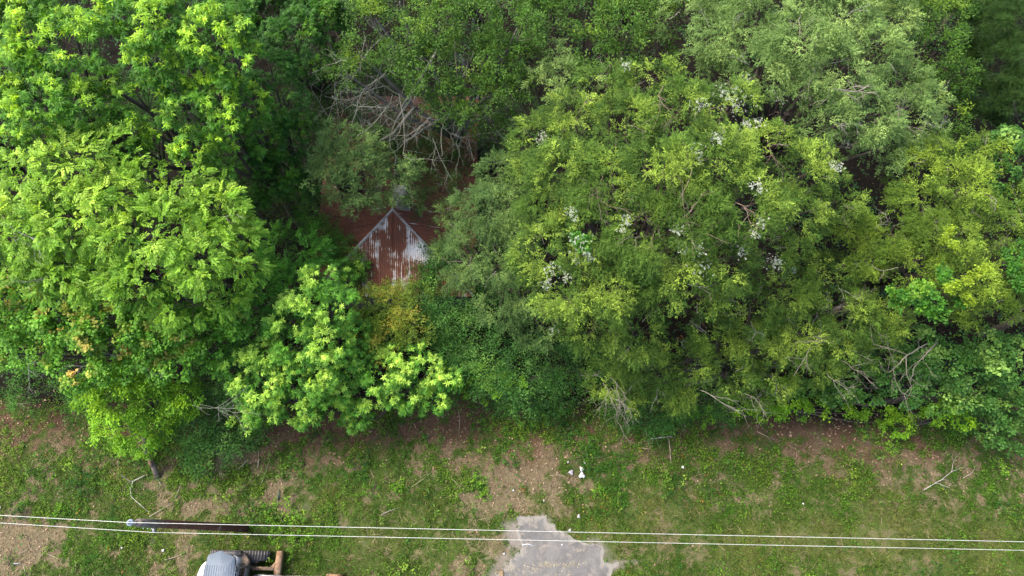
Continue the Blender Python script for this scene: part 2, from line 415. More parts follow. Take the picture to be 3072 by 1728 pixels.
def t_grass(n=9):
    V = []
    for k in range(n):
        a = R_.uniform(0, 6.28); o = np.array([j(.35), j(.35), 0]); d = np.array([math.cos(a)*.9, math.sin(a)*.9, R_.uniform(.15, .8)]); d /= np.linalg.norm(d)
        sd = np.cross(d, [0, 0, 1]); sd /= np.linalg.norm(sd)+1e-9
        V += [o-sd*.06, o+sd*.06, o+d*R_.uniform(.6, 1.1)]
    return np.array(V), np.arange(3*n).reshape(-1, 3)
TPL = dict(
 star=[t_star() for _ in range(5)], pinnate=[t_pinnate() for _ in range(5)], maple=[t_clump() for _ in range(5)],
 round=[t_clump(9, .42, .75, .5) for _ in range(5)], oak=[t_twig(16, .24, .45) for _ in range(5)], privet=[t_twig(20, .17, .42) for _ in range(5)],
 willow=[t_twig(14, .42, .17) for _ in range(5)], feather=[t_pinnate(13, .30, .34) for _ in range(4)],
 plume=[t_plume() for _ in range(6)], pine=[t_pine() for _ in range(4)], grass=[t_grass() for _ in range(5)])

def frames(fwd, up, roll=0.25):
    """rotation matrices (N,3,3) whose x column follows fwd and whose z column stays near up"""
    f = fwd/(np.linalg.norm(fwd, axis=1)[:, None]+1e-9)
    s = np.cross(up, f); s /= np.linalg.norm(s, axis=1)[:, None]+1e-9
    n = np.cross(f, s); a = rng.normal(0, roll, len(f))[:, None]
    s2 = s*np.cos(a)+n*np.sin(a); n2 = n*np.cos(a)-s*np.sin(a)
    return np.stack([f, s2, n2], -1)
def place(tpls, pos, R, sc, col, jit=.12):
    """expand templates at N places -> V, F, tint"""
    which = rng.integers(0, len(tpls), len(pos)); Vs = []; Fs = []; Cs = []; off = 0
    for k, (tv, tf) in enumerate(tpls):
        m = which == k; n = m.sum()
        if not n: continue
        V = np.einsum('nij,vj->nvi', R[m], tv)*sc[m][:, None, None]+pos[m][:, None]
        nv = len(tv); fpv = tf.shape[1]; nleaf = nv//fpv
        c = np.repeat(col[m][:, None], nleaf, 1)*(1+rng.normal(0, jit, (n, nleaf, 1)))
        c = np.repeat(c, fpv, 1)
        Vs.append(V.reshape(-1, 3)); Cs.append(np.clip(c.reshape(-1, 3), .002, .9))
        Fs.append((tf[None]+np.arange(n)[:, None, None]*nv+off).reshape(-1, fpv)); off += n*nv
    return np.vstack(Vs), np.vstack(Fs), np.vstack(Cs)
def rdir(n):
    d = rng.normal(0, 1, (n, 3)); return d/np.linalg.norm(d, axis=1)[:, None]

# species: template, size m, sprays per m2 of sub-clump, dark, light, tip colours, share of tips, material
SP = {
 'gum':    dict(t='star', s=.155, d=42, c0=(.012,.050,.008), c1=(.060,.150,.017), tip=(.27,.40,.055), y=.60, m=LEAF),
 'gumdk':  dict(t='star', s=.148, d=46, c0=(.008,.033,.008), c1=(.029,.086,.014), tip=(.08,.17,.022), y=.2, m=LEAF),  # sweetgum leaf darkened, shade of the gaps kept in its colour
 'gumyel': dict(t='star', s=.145, d=46, c0=(.018,.068,.013), c1=(.080,.190,.032), tip=(.33,.45,.12), y=.72, m=LEAF),
 'hick':   dict(t='pinnate', s=.28, d=30, c0=(.040,.105,.014), c1=(.130,.220,.032), tip=(.22,.30,.060), y=.45, m=LEAF),
 'maple':  dict(t='maple', s=.20, d=36, c0=(.032,.095,.016), c1=(.105,.220,.038), tip=(.36,.21,.11), mf=4.5, y=.24, m=LEAF),
 'yelmap': dict(t='round', s=.19, d=36, c0=(.045,.115,.010), c1=(.120,.220,.018), tip=(.19,.29,.020), y=.5, m=LEAF),
 'blue':   dict(t='maple', s=.18, d=36, c0=(.016,.050,.014), c1=(.050,.115,.034), tip=(.17,.26,.10), y=.3, m=LEAF),
 'oak':    dict(t='oak', s=.35, d=21, c0=(.018,.045,.010), c1=(.048,.100,.018), tip=(.13,.18,.030), y=.12, m=LEAF),
 'privet': dict(t='privet', s=.46, d=17, c0=(.008,.032,.009), c1=(.038,.100,.030), tip=(.100,.180,.06), y=.3, m=LEAF),
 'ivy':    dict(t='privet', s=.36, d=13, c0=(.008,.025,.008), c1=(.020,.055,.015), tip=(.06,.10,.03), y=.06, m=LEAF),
 'shade':  dict(t='privet', s=.36, d=15, c0=(.018,.060,.013), c1=(.042,.120,.024), tip=(.08,.17,.035), y=.15, m=LEAF),  # understory leaf, colour lowered to paint shade into the gaps
 'willow': dict(t='willow', s=.28, d=38, c0=(.035,.070,.013), c1=(.105,.150,.028), tip=(.24,.18,.045), mf=3, y=.40, m=LEAF),
 'feath':  dict(t='feather', s=.42, d=13, c0=(.022,.085,.016), c1=(.055,.160,.026), tip=(.10,.20,.03), y=.25, m=LEAF),
 'ced':    dict(t='plume', s=.30, d=58, c0=(.016,.034,.007), c1=(.066,.112,.015), tip=(.200,.255,.035), y=.50, m=CEDAR, k=(1.38,1.50,1.5)),
 'cedgry': dict(t='plume', s=.30, d=55, c0=(.035,.066,.022), c1=(.085,.140,.048), tip=(.165,.235,.085), y=.42, m=CEDAR, k=(1.75,1.7,1.3)),
 'ceddk':  dict(t='plume', s=.28, d=50, c0=(.018,.040,.014), c1=(.050,.090,.030), tip=(.105,.165,.052), y=.38, m=CEDAR, k=(1.7,1.65,1.3)),
 'cedyel': dict(t='plume', s=.30, d=55, c0=(.034,.056,.007), c1=(.092,.130,.014), tip=(.205,.245,.026), y=.48, m=CEDAR, k=(1.2,1.42,1.5)),
 'pine':   dict(t='pine', s=.42, d=16, c0=(.014,.030,.012), c1=(.030,.060,.026), tip=(.05,.09,.035), y=.3, m=CEDAR),
}
STAT = dict(f=0)
def crown(lobes, sp, dens=1.0, hole=.0, seed=0):
    S = SP[sp]; dens *= .86; pos = []; out = []; tipf = []; subs = []
    for (c, r, sq) in lobes:
        n = max(8, int(19*min(1.7, r/1.1)))
        d = rdir(n*3); d = d[d[:, 2] > -.45][:n]
        rs = r*rng.uniform(.22, .42, len(d))*(1.15 if r < .8 else 1)
        cen = c+d*np.array([1, 1, sq])*(r-rs*.75)[:, None]*rng.uniform(.85, 1.12, (len(d), 1))
        for q in range(len(d)):
            k = max(6, int(S['d']*dens*rs[q]**2*5.2))
            e = rdir(k)+d[q]*.55+np.array([0, 0, .45]); e /= np.linalg.norm(e, axis=1)[:, None]
            p = cen[q]+e*rs[q]*rng.uniform(.55, 1.12, (k, 1))*np.array([1.05, 1.05, .8])
            pos.append(p); out.append(e*.8+d[q]*.5); subs.append(cen[q])
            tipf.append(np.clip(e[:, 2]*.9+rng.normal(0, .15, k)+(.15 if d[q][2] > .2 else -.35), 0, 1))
        # inner leaves so the crown is not hollow
        k = int(S['d']*dens*r*r*.9); e = rdir(k)
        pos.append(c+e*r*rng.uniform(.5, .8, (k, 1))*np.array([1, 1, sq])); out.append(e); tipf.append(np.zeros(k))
    pos = np.vstack(pos); out = np.vstack(out); tipf = np.concatenate(tipf)
    # no leaves where neighbouring boughs would shade them out for good
    kp = np.ones(len(pos), bool); u_ = rng.uniform(0, 1, len(pos)); under = np.ones(len(pos), bool)
    for (c, r, sq) in lobes:
        q = np.linalg.norm((pos-c)/np.array([1, 1, sq]), axis=1)/r
        kp &= ~((q < .56) & (u_ < .85)); under &= ~((q < 1.15) & (pos[:, 2] > c[2]-.10*r))
    kp &= ~(under & (u_ > .45)); pos, out, tipf = pos[kp], out[kp], tipf[kp]
    if hole:
        h = fbm(pos[:, 0]*.9+pos[:, 2]*.5, pos[:, 1]*.9-pos[:, 2]*.4, 40+seed, 3); k = h > np.quantile(h, hole)
        pos, out, tipf = pos[k], out[k], tipf[k]
    pos[:, 2] = np.maximum(pos[:, 2], .15)
    n = len(pos)
    fwd = out*np.array([1, 1, .45])+rng.normal(0, .45, (n, 3))*np.array([1, 1, .6]); fwd[:, 2] -= .12
    up = np.tile([0, 0, 1.0], (n, 1))+rng.normal(0, .25, (n, 3))+out*.3
    R = frames(fwd, up); sc = S['s']*rng.uniform(.6, 1.3, n)
    c0, c1, tp = (np.array(S[k]) for k in ('c0', 'c1', 'tip'))
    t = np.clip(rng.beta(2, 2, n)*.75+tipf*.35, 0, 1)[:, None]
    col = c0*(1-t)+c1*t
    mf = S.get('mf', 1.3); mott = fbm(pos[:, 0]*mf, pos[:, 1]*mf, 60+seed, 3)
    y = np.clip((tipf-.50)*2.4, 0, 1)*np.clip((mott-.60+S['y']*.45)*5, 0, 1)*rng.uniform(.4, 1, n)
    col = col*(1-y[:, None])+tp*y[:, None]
    col = col*np.array(S.get('k', (1.5, 1.6, .85)))*rng.uniform(.75, 1.25, (n, 1))
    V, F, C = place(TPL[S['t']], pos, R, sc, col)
    STAT['f'] += len(F)*(F.shape[1]-2)
    return V, F, C, subs
def branchlines(mb, start, d, L, r, depth, droop=.25, col=(.3, .27, .24), wig=.28, kids=3, sides=4):
    n = 5; pts = [np.array(start, float)]; d = np.array(d, float); d /= np.linalg.norm(d)
    for i in range(n):
        d = d+rng.normal(0, wig, 3)*.6-np.array([0, 0, droop*.18]); d /= np.linalg.norm(d); pts.append(pts[-1]+d*L/n)
    f = rng.uniform(.8, 1.2)
    mb.tube(pts, np.linspace(r, r*.45, n+1), sides, np.clip(np.array(col)*f, 0, .9), cap=False)
    if depth > 0:
        for k in range(kids):
            i = rng.integers(1, n+1); dd = (pts[i]-pts[i-1]); dd /= np.linalg.norm(dd)
            branchlines(mb, pts[i], dd+rng.normal(0, .65, 3), L*rng.uniform(.45, .7), r*.55, depth-1, droop, col, wig, kids, max(3, sides-1))

LOBES = {}
def tree(name, label, cat, sp, lobes, base=None, dens=1.0, hole=0.0, group=None, squash=.75, trunk_r=None, bark=(.10, .082, .064), bare=0, bcol=(.32, .29, .25), barez=None, stems=1, seed=None):
    Ls = [(P(u, v, z), r*m_per_px(u, v, z), squash) for (u, v, r, z) in lobes]
    LOBES[label] = Ls
    c = np.mean([l[0] for l in Ls], 0)
    bx, by = base if base else (c[0], c[1])
    root = empty(name, (bx, by, float(gz(np.array([bx]), np.array([by]))[0])-.05), label, cat, group)
    o = np.array(root.location)
    top = max(l[0][2] for l in Ls); tr = trunk_r or .03+.018*top
    seed = seed if seed is not None else len(LOBES)
    V, F, C, subs = crown(Ls, sp, dens, hole, seed)
    # trunk(s)
    mb = MB()
    fork = np.array([bx*.6+c[0]*.4, by*.6+c[1]*.4, max(.3, top*.35)])
    for s in range(stems):
        a = s*2*math.pi/stems; b0 = np.array([bx+.25*math.cos(a)*(stems > 1), by+.25*math.sin(a)*(stems > 1), o[2]-.1])
        mid = (b0+fork)/2+rng.normal(0, .12, 3)*np.array([1, 1, 0])
        mb.tube([b0, b0+(mid-b0)*.12, mid, fork]-o, [tr*1.5, tr*1.1, tr, tr*.85], 8, bark)
    mb.build('trunk', BARK, root, True)
    mb = MB()
    for (q, r, sq) in Ls:
        mid = (fork+q)/2+rng.normal(0, .25, 3); end = q+np.array([0, 0, r*.1])
        mb.tube([fork-[0, 0, .05], mid, q, end]-o, [tr*.6, tr*.32, tr*.16, tr*.07], 6, bark)
    for sc_ in subs[::2]:
        lq = min(Ls, key=lambda l: np.linalg.norm(l[0]-sc_)); q = lq[0]-[0, 0, lq[1]*.6]
        mb.tube([q, (q+sc_)/2+rng.normal(0, .08, 3), sc_]-o, [tr*.07, tr*.05, .005], 4, np.array(bark)*.9, cap=False)
    mb.build('branches', BARK, root, True)
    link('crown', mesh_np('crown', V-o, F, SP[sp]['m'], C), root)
    if bare:
        mb = MB()
        for k in range(bare):
            q, r, sq = Ls[rng.integers(len(Ls))]; d = rdir(1)[0]; d[2] = abs(d[2])*.5+.05
            s0 = q+d*r*.55; branchlines(mb, s0-o, d, r*rng.uniform(.4, .8), .011, 2, .3, bcol, .3, 3)
        tag(mb.build('bare_branches', TWIG, root), kind='stuff')
    return root
# ------------------------------------------------------------------ the old house: a hip roof of rusty corrugated sheets
SLOPE = .36; RX = float(at(1178, 628, 3.95)[0]); AY = float(at(1178, 628, 3.95)[1]); RZ = 3.95; RUN = 3.1; RIDGE = 2.9
EZ = RZ-RUN*SLOPE
def roof_mat():
    m, N, L = newmat('rusty corrugated iron')
    tc = N.new('ShaderNodeTexCoord'); a = nd(N, 'ShaderNodeAttribute', attribute_name='tint')
    sp_ = N.new('ShaderNodeSeparateColor'); L.new(a.outputs['Color'], sp_.inputs[0])   # R: bare zinc, G: cross coordinate of the sheet, B: down the slope
    cv = N.new('ShaderNodeCombineXYZ'); L.new(sp_.outputs[1], cv.inputs[0]); L.new(sp_.outputs[2], cv.inputs[1])
    mp = N.new('ShaderNodeMapping'); mp.inputs['Scale'].default_value = (9, 1.1, 1); L.new(cv.outputs[0], mp.inputs[0])
    n1 = noise(N, L, 1.0, 6, .7, mp.outputs[0]); n2 = noise(N, L, 2.6, 6, .7); n3 = noise(N, L, 22, 5, .7)
    s = N.new('ShaderNodeMath'); s.operation = 'ADD'; L.new(sp_.outputs[0], s.inputs[0]); L.new(maprange(N, L, n1, .25, .75, -.38, .38), s.inputs[1])
    s2 = N.new('ShaderNodeMath'); s2.operation = 'ADD'; L.new(s.outputs[0], s2.inputs[0]); L.new(maprange(N, L, n2, .3, .7, -.22, .22), s2.inputs[1])
    rust = mixc(N, L, maprange(N, L, n3, .3, .7), (.055, .018, .009), (.150, .048, .022))
    rust = mixc(N, L, maprange(N, L, n2, .35, .7), rust, (.062, .024, .015))
    zinc = mixc(N, L, maprange(N, L, n2, .3, .7), (.30, .285, .26), (.50, .505, .51))
    mid = (.24, .165, .115)
    f = maprange(N, L, s2.outputs[0], .42, .52); c = mixc(N, L, f, rust, mid)
    c = mixc(N, L, maprange(N, L, s2.outputs[0], .50, .60), c, zinc)
    p = nd(N, 'ShaderNodeBsdfPrincipled', Roughness=.7); p.inputs['Specular IOR Level'].default_value = .3; L.new(c, p.inputs['Base Color'])
    L.new(maprange(N, L, s2.outputs[0], .5, .65, 0, .35), p.inputs['Metallic'])
    b = N.new('ShaderNodeBump'); b.inputs['Strength'].default_value = .3; b.inputs['Distance'].default_value = .01
    L.new(n3, b.inputs['Height']); L.new(b.outputs[0], p.inputs['Normal'])
    o = N.new('ShaderNodeOutputMaterial'); L.new(p.outputs[0], o.inputs[0]); return m
ROOF = roof_mat()
house = empty('old_house', (RX, AY-RUN, 0), 'old house with rusty corrugated hip roof almost swallowed by the trees', 'house')
ho = np.array(house.location)
WALL = tint_mat('weathered board', .9, 0, .15, 4, .35, .4, stretch=(1, 1, 9))
def side_sheets(side):
    """side 'front','back','left','right': sheets laid across the plane"""
    half = RUN if side in ('front', 'back') else (RIDGE+2*RUN)/2
    W = .66; n = int(math.ceil(2*half/W))
    for i in range(n):
        c0 = -half+i*2*half/n; c1 = -half+(i+1)*2*half/n
        nr = 9; ncol = nr*6+1
        cc = np.linspace(c0-.02, c1+.02, ncol); cc = np.clip(cc, -half, half)
        ph = np.linspace(0, nr*2*math.pi, ncol); rib = .016*np.cos(ph)
        if side in ('front', 'back'): top = np.abs(cc)          # horizontal run where the column starts (hip line)
        else: top = np.maximum(0, np.abs(cc)-RIDGE/2)
        tt = np.linspace(0, 1, 22)[:, None]
        run = top[None]+(RUN+.12-top[None])*tt
        ripple = .006*np.sin(run*5+i*1.7)+rng.normal(0, .003)
        z = RZ-run*SLOPE+rib[None]+ripple+(.004 if i % 2 else .0)
        cross = np.broadcast_to(cc[None], run.shape)
        if side == 'front': x, y = RX+cross, AY-run
        elif side == 'back': x, y = RX-cross, AY+RIDGE+run
        elif side == 'left': x, y = RX-run, AY+RIDGE/2+cross
        else: x, y = RX+run, AY+RIDGE/2-cross
        V = np.stack([x, y, z], -1).reshape(-1, 3)-ho
        a, b = run.shape; I = (np.arange(a-1)[:, None]*b+np.arange(b-1)[None]).ravel()
        F = np.stack([I, I+1, I+b+1, I+b], -1)
        # bare-zinc amount
        if side == 'front':
            q = .31+.40*np.exp(-((cross-.95)/.50)**2-((run-1.55)/.55)**2)+.30*np.exp(-((cross-1.35)/.35)**2-((run-1.6)/.5)**2)
            q = q+.20*np.exp(-((cross+1.05)/.09)**2)*(run > 1.2)+.13*np.cos(ph)[None]*(run > .35)+.05*np.sin(cross*9+2)
            q = q+.10*np.exp(-((run-.6)/.25)**2)-.12*np.exp(-((cross-.0)/.5)**2-((run-1.1)/.35)**2)-.13*np.exp(-((cross+.35)/.35)**2-((run-2.5)/.5)**2)-.15*np.exp(-((cross-1.9)/.4)**2-((run-2.5)/.5)**2)-.15*np.exp(-((cross-1.2)/.25)**2-((run-2.15)/.22)**2)
        else:
            q = .17+.0*cross+.05*np.cos(ph)[None]+.30*np.exp(-((cross-c0)/.018)**2)
        tint = np.stack([np.clip(q, 0, 1), cross*.5+7, run*.5], -1).reshape(-1, 3)
        link('roof_sheet', mesh_np('roof_sheet', V, F, ROOF, tint, True), house)
for s in ('front', 'left', 'right', 'back'): side_sheets(s)
ZINC = tint_mat('dull zinc', .45, .55, .4, 5, .25, .2, dirt=(.16, .12, .10), dirt_lo=.5, dirt_hi=.6)
def cap(a, b, w=.065):
    a = np.array(a, float); b = np.array(b, float); n = 12; pts = a+(b-a)*np.linspace(0, 1, n)[:, None]
    d = (b-a)/np.linalg.norm(b-a); s = np.cross(d, [0, 0, 1]); s /= np.linalg.norm(s); u = np.cross(s, d)
    prof = [(-w, -.045), (-w*.5, -.005), (-.025, .018), (0, .042), (.025, .018), (w*.5, -.005), (w, -.045)]
    V = np.array([p+s*q[0]+u*(q[1]+.022) for p in pts for q in prof]); k = len(prof)
    F = [(i*k+m_, i*k+m_+1, (i+1)*k+m_+1, (i+1)*k+m_) for i in range(n-1) for m_ in range(k-1)]
    return link('ridge_cap', mesh_np('ridge_cap', V-ho, np.array(F), ZINC, np.tile([.46, .45, .44], (len(V), 1))), house)
ap = (RX, AY, RZ); bp = (RX, AY+RIDGE, RZ)
cap(ap, bp); e = 1.0
for sx in (-1, 1):
    cap(ap, (RX+sx*(RUN+.1), AY-RUN-.1, EZ-.035)); cap(bp, (RX+sx*(RUN+.1), AY+RIDGE+RUN+.1, EZ-.035))
wx = RUN-.35
for (cx, cy, lx, ly) in ((RX, AY-wx, 2*wx, .12), (RX, AY+RIDGE+wx, 2*wx, .12), (RX-wx, AY+RIDGE/2, .12, RIDGE+2*wx-.13), (RX+wx, AY+RIDGE/2, .12, RIDGE+2*wx-.13)):
    w_ = MB(); k = 0
    w_.box((cx-ho[0], cy-ho[1], 1.3), (lx, ly, 2.6), col=(.20, .18, .16))
    w_.build('wall', WALL, house)
for sx in (-1, 1): fa = MB(); fa.box((sx*(RUN+.06), RUN+RIDGE/2, EZ-.14), (.04, RIDGE+2*RUN+.1, .14), col=(.3, .28, .25)); fa.build('fascia', WALL, house)
ch = MB(); cz = RZ-.3
for k in range(16):
    ch.box((float(at(1203, 585, 4.6)[0])-ho[0]+.0, float(at(1203, 585, 4.6)[1])-ho[1], cz+.04+k*.08), (.52+.015*(k % 2), .52+.015*(k % 2), .066), rz=.02, col=(.26+.05*(k % 3), .22+.04*(k % 3), .19+.03*(k % 3)))
    ch.box((float(at(1203, 585, 4.6)[0])-ho[0], float(at(1203, 585, 4.6)[1])-ho[1], cz+.08+k*.08), (.47, .47, .014), col=(.4, .38, .35))
tag(ch.build('chimney', tint_mat('chimney brick', .9, 0, .2, 12, .3, .4), house))

# ------------------------------------------------------------------ trees
tree('sweetgum_tree', 'bright green sweetgum with star-shaped leaves in the top left corner', 'tree', 'gum',
     [(60,-30,120,9.5),(220,-20,120,10.6),(150,130,130,10.5),(230,120,110,11.5),(60,250,120,9.5),(140,330,110,10.5),(250,330,100,9.8),(30,60,120,9),(20,440,70,9.5),(130,420,80,9.2)], dens=1.0, hole=.08)
tree('sweetgum_tree', 'tall sweetgum with yellow-tipped leaf stars between the corner sweetgum and the dark gap', 'tree', 'gum',
     [(420,-20,100,11.6),(430,70,110,12),(470,180,90,11.3),(350,60,90,10.5),(420,300,90,10),(360,400,80,9.4),(460,400,60,8.8),(300,240,70,9)], dens=1.0, hole=.05)
tree('sweetgum_tree', 'large sweetgum whose yellow-green tips stand beside the dark hollow left of the rusty roof', 'tree', 'gum',
     [(620,-10,110,11),(640,110,110,11.6),(700,190,95,11),(580,190,100,10.8),(650,290,100,10.2),(570,340,80,10.8),(660,370,90,10.2),(740,330,80,9),(700,440,90,8.6),(600,440,80,9)], dens=1.0, hole=.05)
tree('sweetgum_tree', 'shaded dark green sweetgum reaching right over the hollow beside the house', 'tree', 'gumdk',
     [(810,200,80,8.6),(850,290,80,8),(780,420,80,7.4),(860,420,75,6.6),(840,520,80,6),(900,560,60,5.2),(760,540,90,5.4),(890,370,60,6.5)], dens=.9)
tree('shade_tree', 'dark dense broadleaf tree at the top edge left of the bare branches', 'tree', 'gumdk',
     [(800,-40,110,7.6),(940,-30,100,8),(1010,20,80,8),(700,100,80,7.4),(800,50,90,8),(880,110,90,8.6),(960,50,80,8.4),(730,20,80,7.6),(930,190,70,7.4),(1000,110,60,7.6)], dens=1.0)
tree('understory_fill', 'deep shaded understory tree showing in gaps below the sweetgums', 'tree', 'shade',
     [(330,330,140,5.5),(480,400,120,5),(500,260,130,5.5),(220,440,110,5),(640,480,110,4.5),(80,380,100,4.8)], dens=.5)
tree('hickory_tree', 'broad pale green hickory filling the left edge, its crown the palest of the broadleaf trees', 'tree', 'hick',
     [(90,560,110,9.6),(230,500,100,9.8),(320,460,80,9.4),(60,680,120,9.2),(210,650,120,9.6),(180,790,110,8.6),(60,800,110,8),(330,590,100,9.2),(300,820,90,8.2)], dens=1.0, bare=3, bcol=(.4,.38,.35))
tree('hickory_tree', 'pale green hickory with long leaf sprays pointing right toward the house', 'tree', 'hick',
     [(450,560,90,8.9),(550,560,95,8.8),(640,640,100,8.6),(480,690,110,9.2),(600,770,110,8.6),(720,790,80,7.6),(680,720,90,8),(430,830,110,8.4),(560,900,90,7.4),(660,870,80,7),(380,700,90,9.2),(700,650,60,7.8)], dens=1.0, hole=.05, bare=2, bcol=(.4,.38,.35))
tree('maple_tree', 'green maple with salmon-red new leaves below the pale hickory at the left edge', 'tree', 'maple',
     [(60,930,110,6.8),(200,930,110,7),(320,960,110,6.9),(110,1040,90,6),(240,1070,100,5.6),(30,1060,70,5.4),(350,1060,90,5.6),(180,860,90,7.2),(20,870,70,6.8)], dens=1.0, bare=2, bcol=(.45,.43,.4))
tree('maple_tree', 'maple with few reddish tips and bare twigs under the right-hand hickory', 'tree', 'maple',
     [(480,960,100,6.3),(600,990,90,5.6),(520,1060,90,5.2),(430,1030,80,5.8),(640,1060,70,4.6),(700,950,70,5.6)], dens=1.0, bare=4, bcol=(.45,.43,.4))
tree('box_elder', 'yellow-green young tree leaning over the clearing above the snapped stump', 'tree', 'yelmap',
     [(270,1190,50,2.8),(520,1240,55,2.2),(560,1210,50,2.6),(370,1340,35,1.2),(400,1130,90,4.6),(350,1210,85,3.9),(450,1200,85,3.6),(420,1290,70,2.7),(330,1280,60,2.4),(480,1280,55,2.2),(300,1150,70,4),(550,1180,60,3.6),(440,1330,45,1.7)], dens=1.1)
tree('shrub', 'dark blue-green shrub with pale bare shoots between the yellow-green tree and the young sweetgum', 'shrub', 'privet',
     [(640,1180,90,2.4),(690,1130,80,3),(600,1260,80,1.6),(700,1270,80,1.5),(560,1330,70,1.1),(640,1350,60,.9)], dens=1.1, bare=3, bcol=(.3,.3,.24))
tree('young_sweetgum', 'young sweetgum with the yellowest leaf stars in front of the rusty roof', 'tree', 'gumyel',
     [(1010,1090,70,4.6),(1000,1170,60,3.8),(960,850,70,6),(1000,930,80,5.8),(920,900,75,6.2),(870,960,70,5.8),(990,1020,80,5.4),(890,1040,80,5.2),(940,1120,80,4.6),(1060,1000,55,4.4)], dens=1.05, hole=.05)
tree('young_sweetgum', 'young sweetgum with yellow tips lowest and leftmost of the three beside the clearing', 'tree', 'gumyel',
     [(730,1100,75,4.6),(800,1060,70,4.6),(780,1150,80,4.2),(870,1190,80,3.6),(800,1220,70,2.9),(930,1230,60,2.6),(740,1240,60,2.2),(860,1120,70,4.2)], dens=1.05, hole=.03)
tree('young_sweetgum', 'fresh green young sweetgum at the clearing edge below the olive willow shrub', 'tree', 'gumyel',
     [(1050,1120,60,3.9),(1120,1060,50,3.8),(1340,1140,50,3.2),(1010,1230,50,2.4),(1140,1120,70,3.9),(1210,1090,70,3.9),(1280,1120,65,3.4),(1300,1190,55,2.8),(1200,1170,70,3.3),(1100,1190,65,2.9),(1060,1240,55,2.3),(1080,1275,35,1.6),(1255,1060,40,3.8),(1240,1200,55,2.8)], dens=1.05)
tree('sapling', 'small green sweetgum sapling touching the lower roof edge', 'tree', 'gumyel', [(1078,800,30,3.4),(1112,868,30,2.6),(1035,835,38,4.0),(1160,860,26,2.4)], dens=1.1)
tree('shrub', 'small green shrub hiding the lower left corner of the rusty roof', 'shrub', 'shade',
     [(1042,772,30,3.6),(1062,800,26,3.4),(1018,742,30,3.6),(1075,822,24,3.2)], dens=2.6)
tree('shrub', 'small green shrub hiding the lower right corner of the rusty roof', 'shrub', 'privet',
     [(1312,757,24,3.6),(1328,782,26,3.4),(1302,806,26,3.2),(1278,828,24,3.0),(1340,750,26,3.5)], dens=2.2)
tree('willow_shrub', 'olive and rust-tinged narrow-leaved shrub below the house', 'shrub', 'willow',
     [(1120,925,65,4.0),(1190,925,70,3.9),(1240,970,60,4.0),(1170,980,75,4.1),(1100,980,50,3.9),(1150,1040,55,3.7),(1250,890,45,3.5),(1180,885,40,3.3)], dens=1.0)
tree('privet_shrub', 'blue-green privet between the willow shrub and the grey cedar', 'shrub', 'privet',
     [(1320,850,65,3),(1310,800,35,3),(1370,930,80,3.4),(1310,970,70,3),(1400,1010,80,3.2),(1350,1070,70,2.6),(1440,900,60,3),(1290,900,60,3)], dens=1.0)
tree('privet_shrub', 'dark privet thicket along the wood edge left of the brown brush pile', 'shrub', 'privet',
     [(1420,1100,70,2.6),(1380,1150,60,1.8),(1340,1050,60,2.6),(1560,1190,60,1.2),(1640,1220,45,.9),(1470,1090,80,2.8),(1560,1120,85,2.8),(1650,1090,80,2.8),(1740,1110,70,2.6),(1620,1160,60,1.8),(1500,1170,60,1.5),(1780,1060,60,2.8),(1700,1150,50,1.6)], dens=1.0)
tree('locust_sapling', 'yellow-green sapling with ladder-like leaves poking from the privet at the clearing', 'tree', 'yelmap',
     [(1490,1150,45,2.6),(1420,1120,30,2.6),(1540,1150,35,2.5),(1400,1160,35,1.9),(1460,1190,25,1.6)], dens=.7)
tree('thicket', 'dark green thicket against the left roof slope', 'shrub', 'shade',
     [(1040,765,28,3.3),(1060,815,26,2.8),(1000,745,36,3.3),(700,560,80,5),(860,650,80,4),(950,640,60,3.8),(800,640,80,4),(920,720,75,3.6),(970,705,45,3.2),(990,780,45,2.8),(970,820,50,2.6),(1035,800,30,2.3)], dens=1.1)
tree('sumac_shrub', 'feathery green sumac between the hickory and the young sweetgums', 'shrub', 'feath',
     [(860,760,85,4.4),(930,800,70,4),(830,850,80,4.2),(790,930,70,4),(870,850,60,4.3),(760,1010,60,3.6),(1010,890,40,3.2)], dens=1.1)
tree('cedar_tree', 'thin grey-green cedar with gaps reaching over the rusty roof', 'tree', 'ceddk',
     [(960,470,40,6.8),(1040,560,40,6.8),(1130,420,45,6.8),(1000,440,40,7.4),(1140,600,30,6),(1010,400,50,7.6),(1070,450,55,7.4),(1000,490,55,7),(1080,510,60,7.2),(960,530,45,6.8),(1140,480,35,6.8),(1190,520,50,6.8),(1240,500,30,6.6),(1200,580,40,6),(1090,590,30,6.6),(1070,620,35,6.2),(1250,600,28,5.4),(1010,560,35,6.6),(1150,560,35,6.3)],
     base=(RX-RUN-1.0, AY+3.0), dens=1.6, squash=.5, hole=.08, bare=8, bcol=(.30,.26,.22), trunk_r=.11)
tree('cedar_tree', 'grey-green cedar just right of the house', 'tree', 'ceddk',
     [(1345,700,38,5.2),(1335,765,34,4.6),(1350,640,34,5.6),(1375,830,45,4.6),(1495,520,60,7.2),(1550,520,60,7.4),(1430,620,65,7.2),(1480,640,80,7.8),(1420,740,75,7),(1500,790,80,7.2),(1560,880,75,6.6),(1500,920,70,6),(1380,700,50,6.5),(1620,980,70,5.6),(1550,700,70,7.6),(1420,820,60,5.8)], dens=1.2, hole=.04, bare=14)
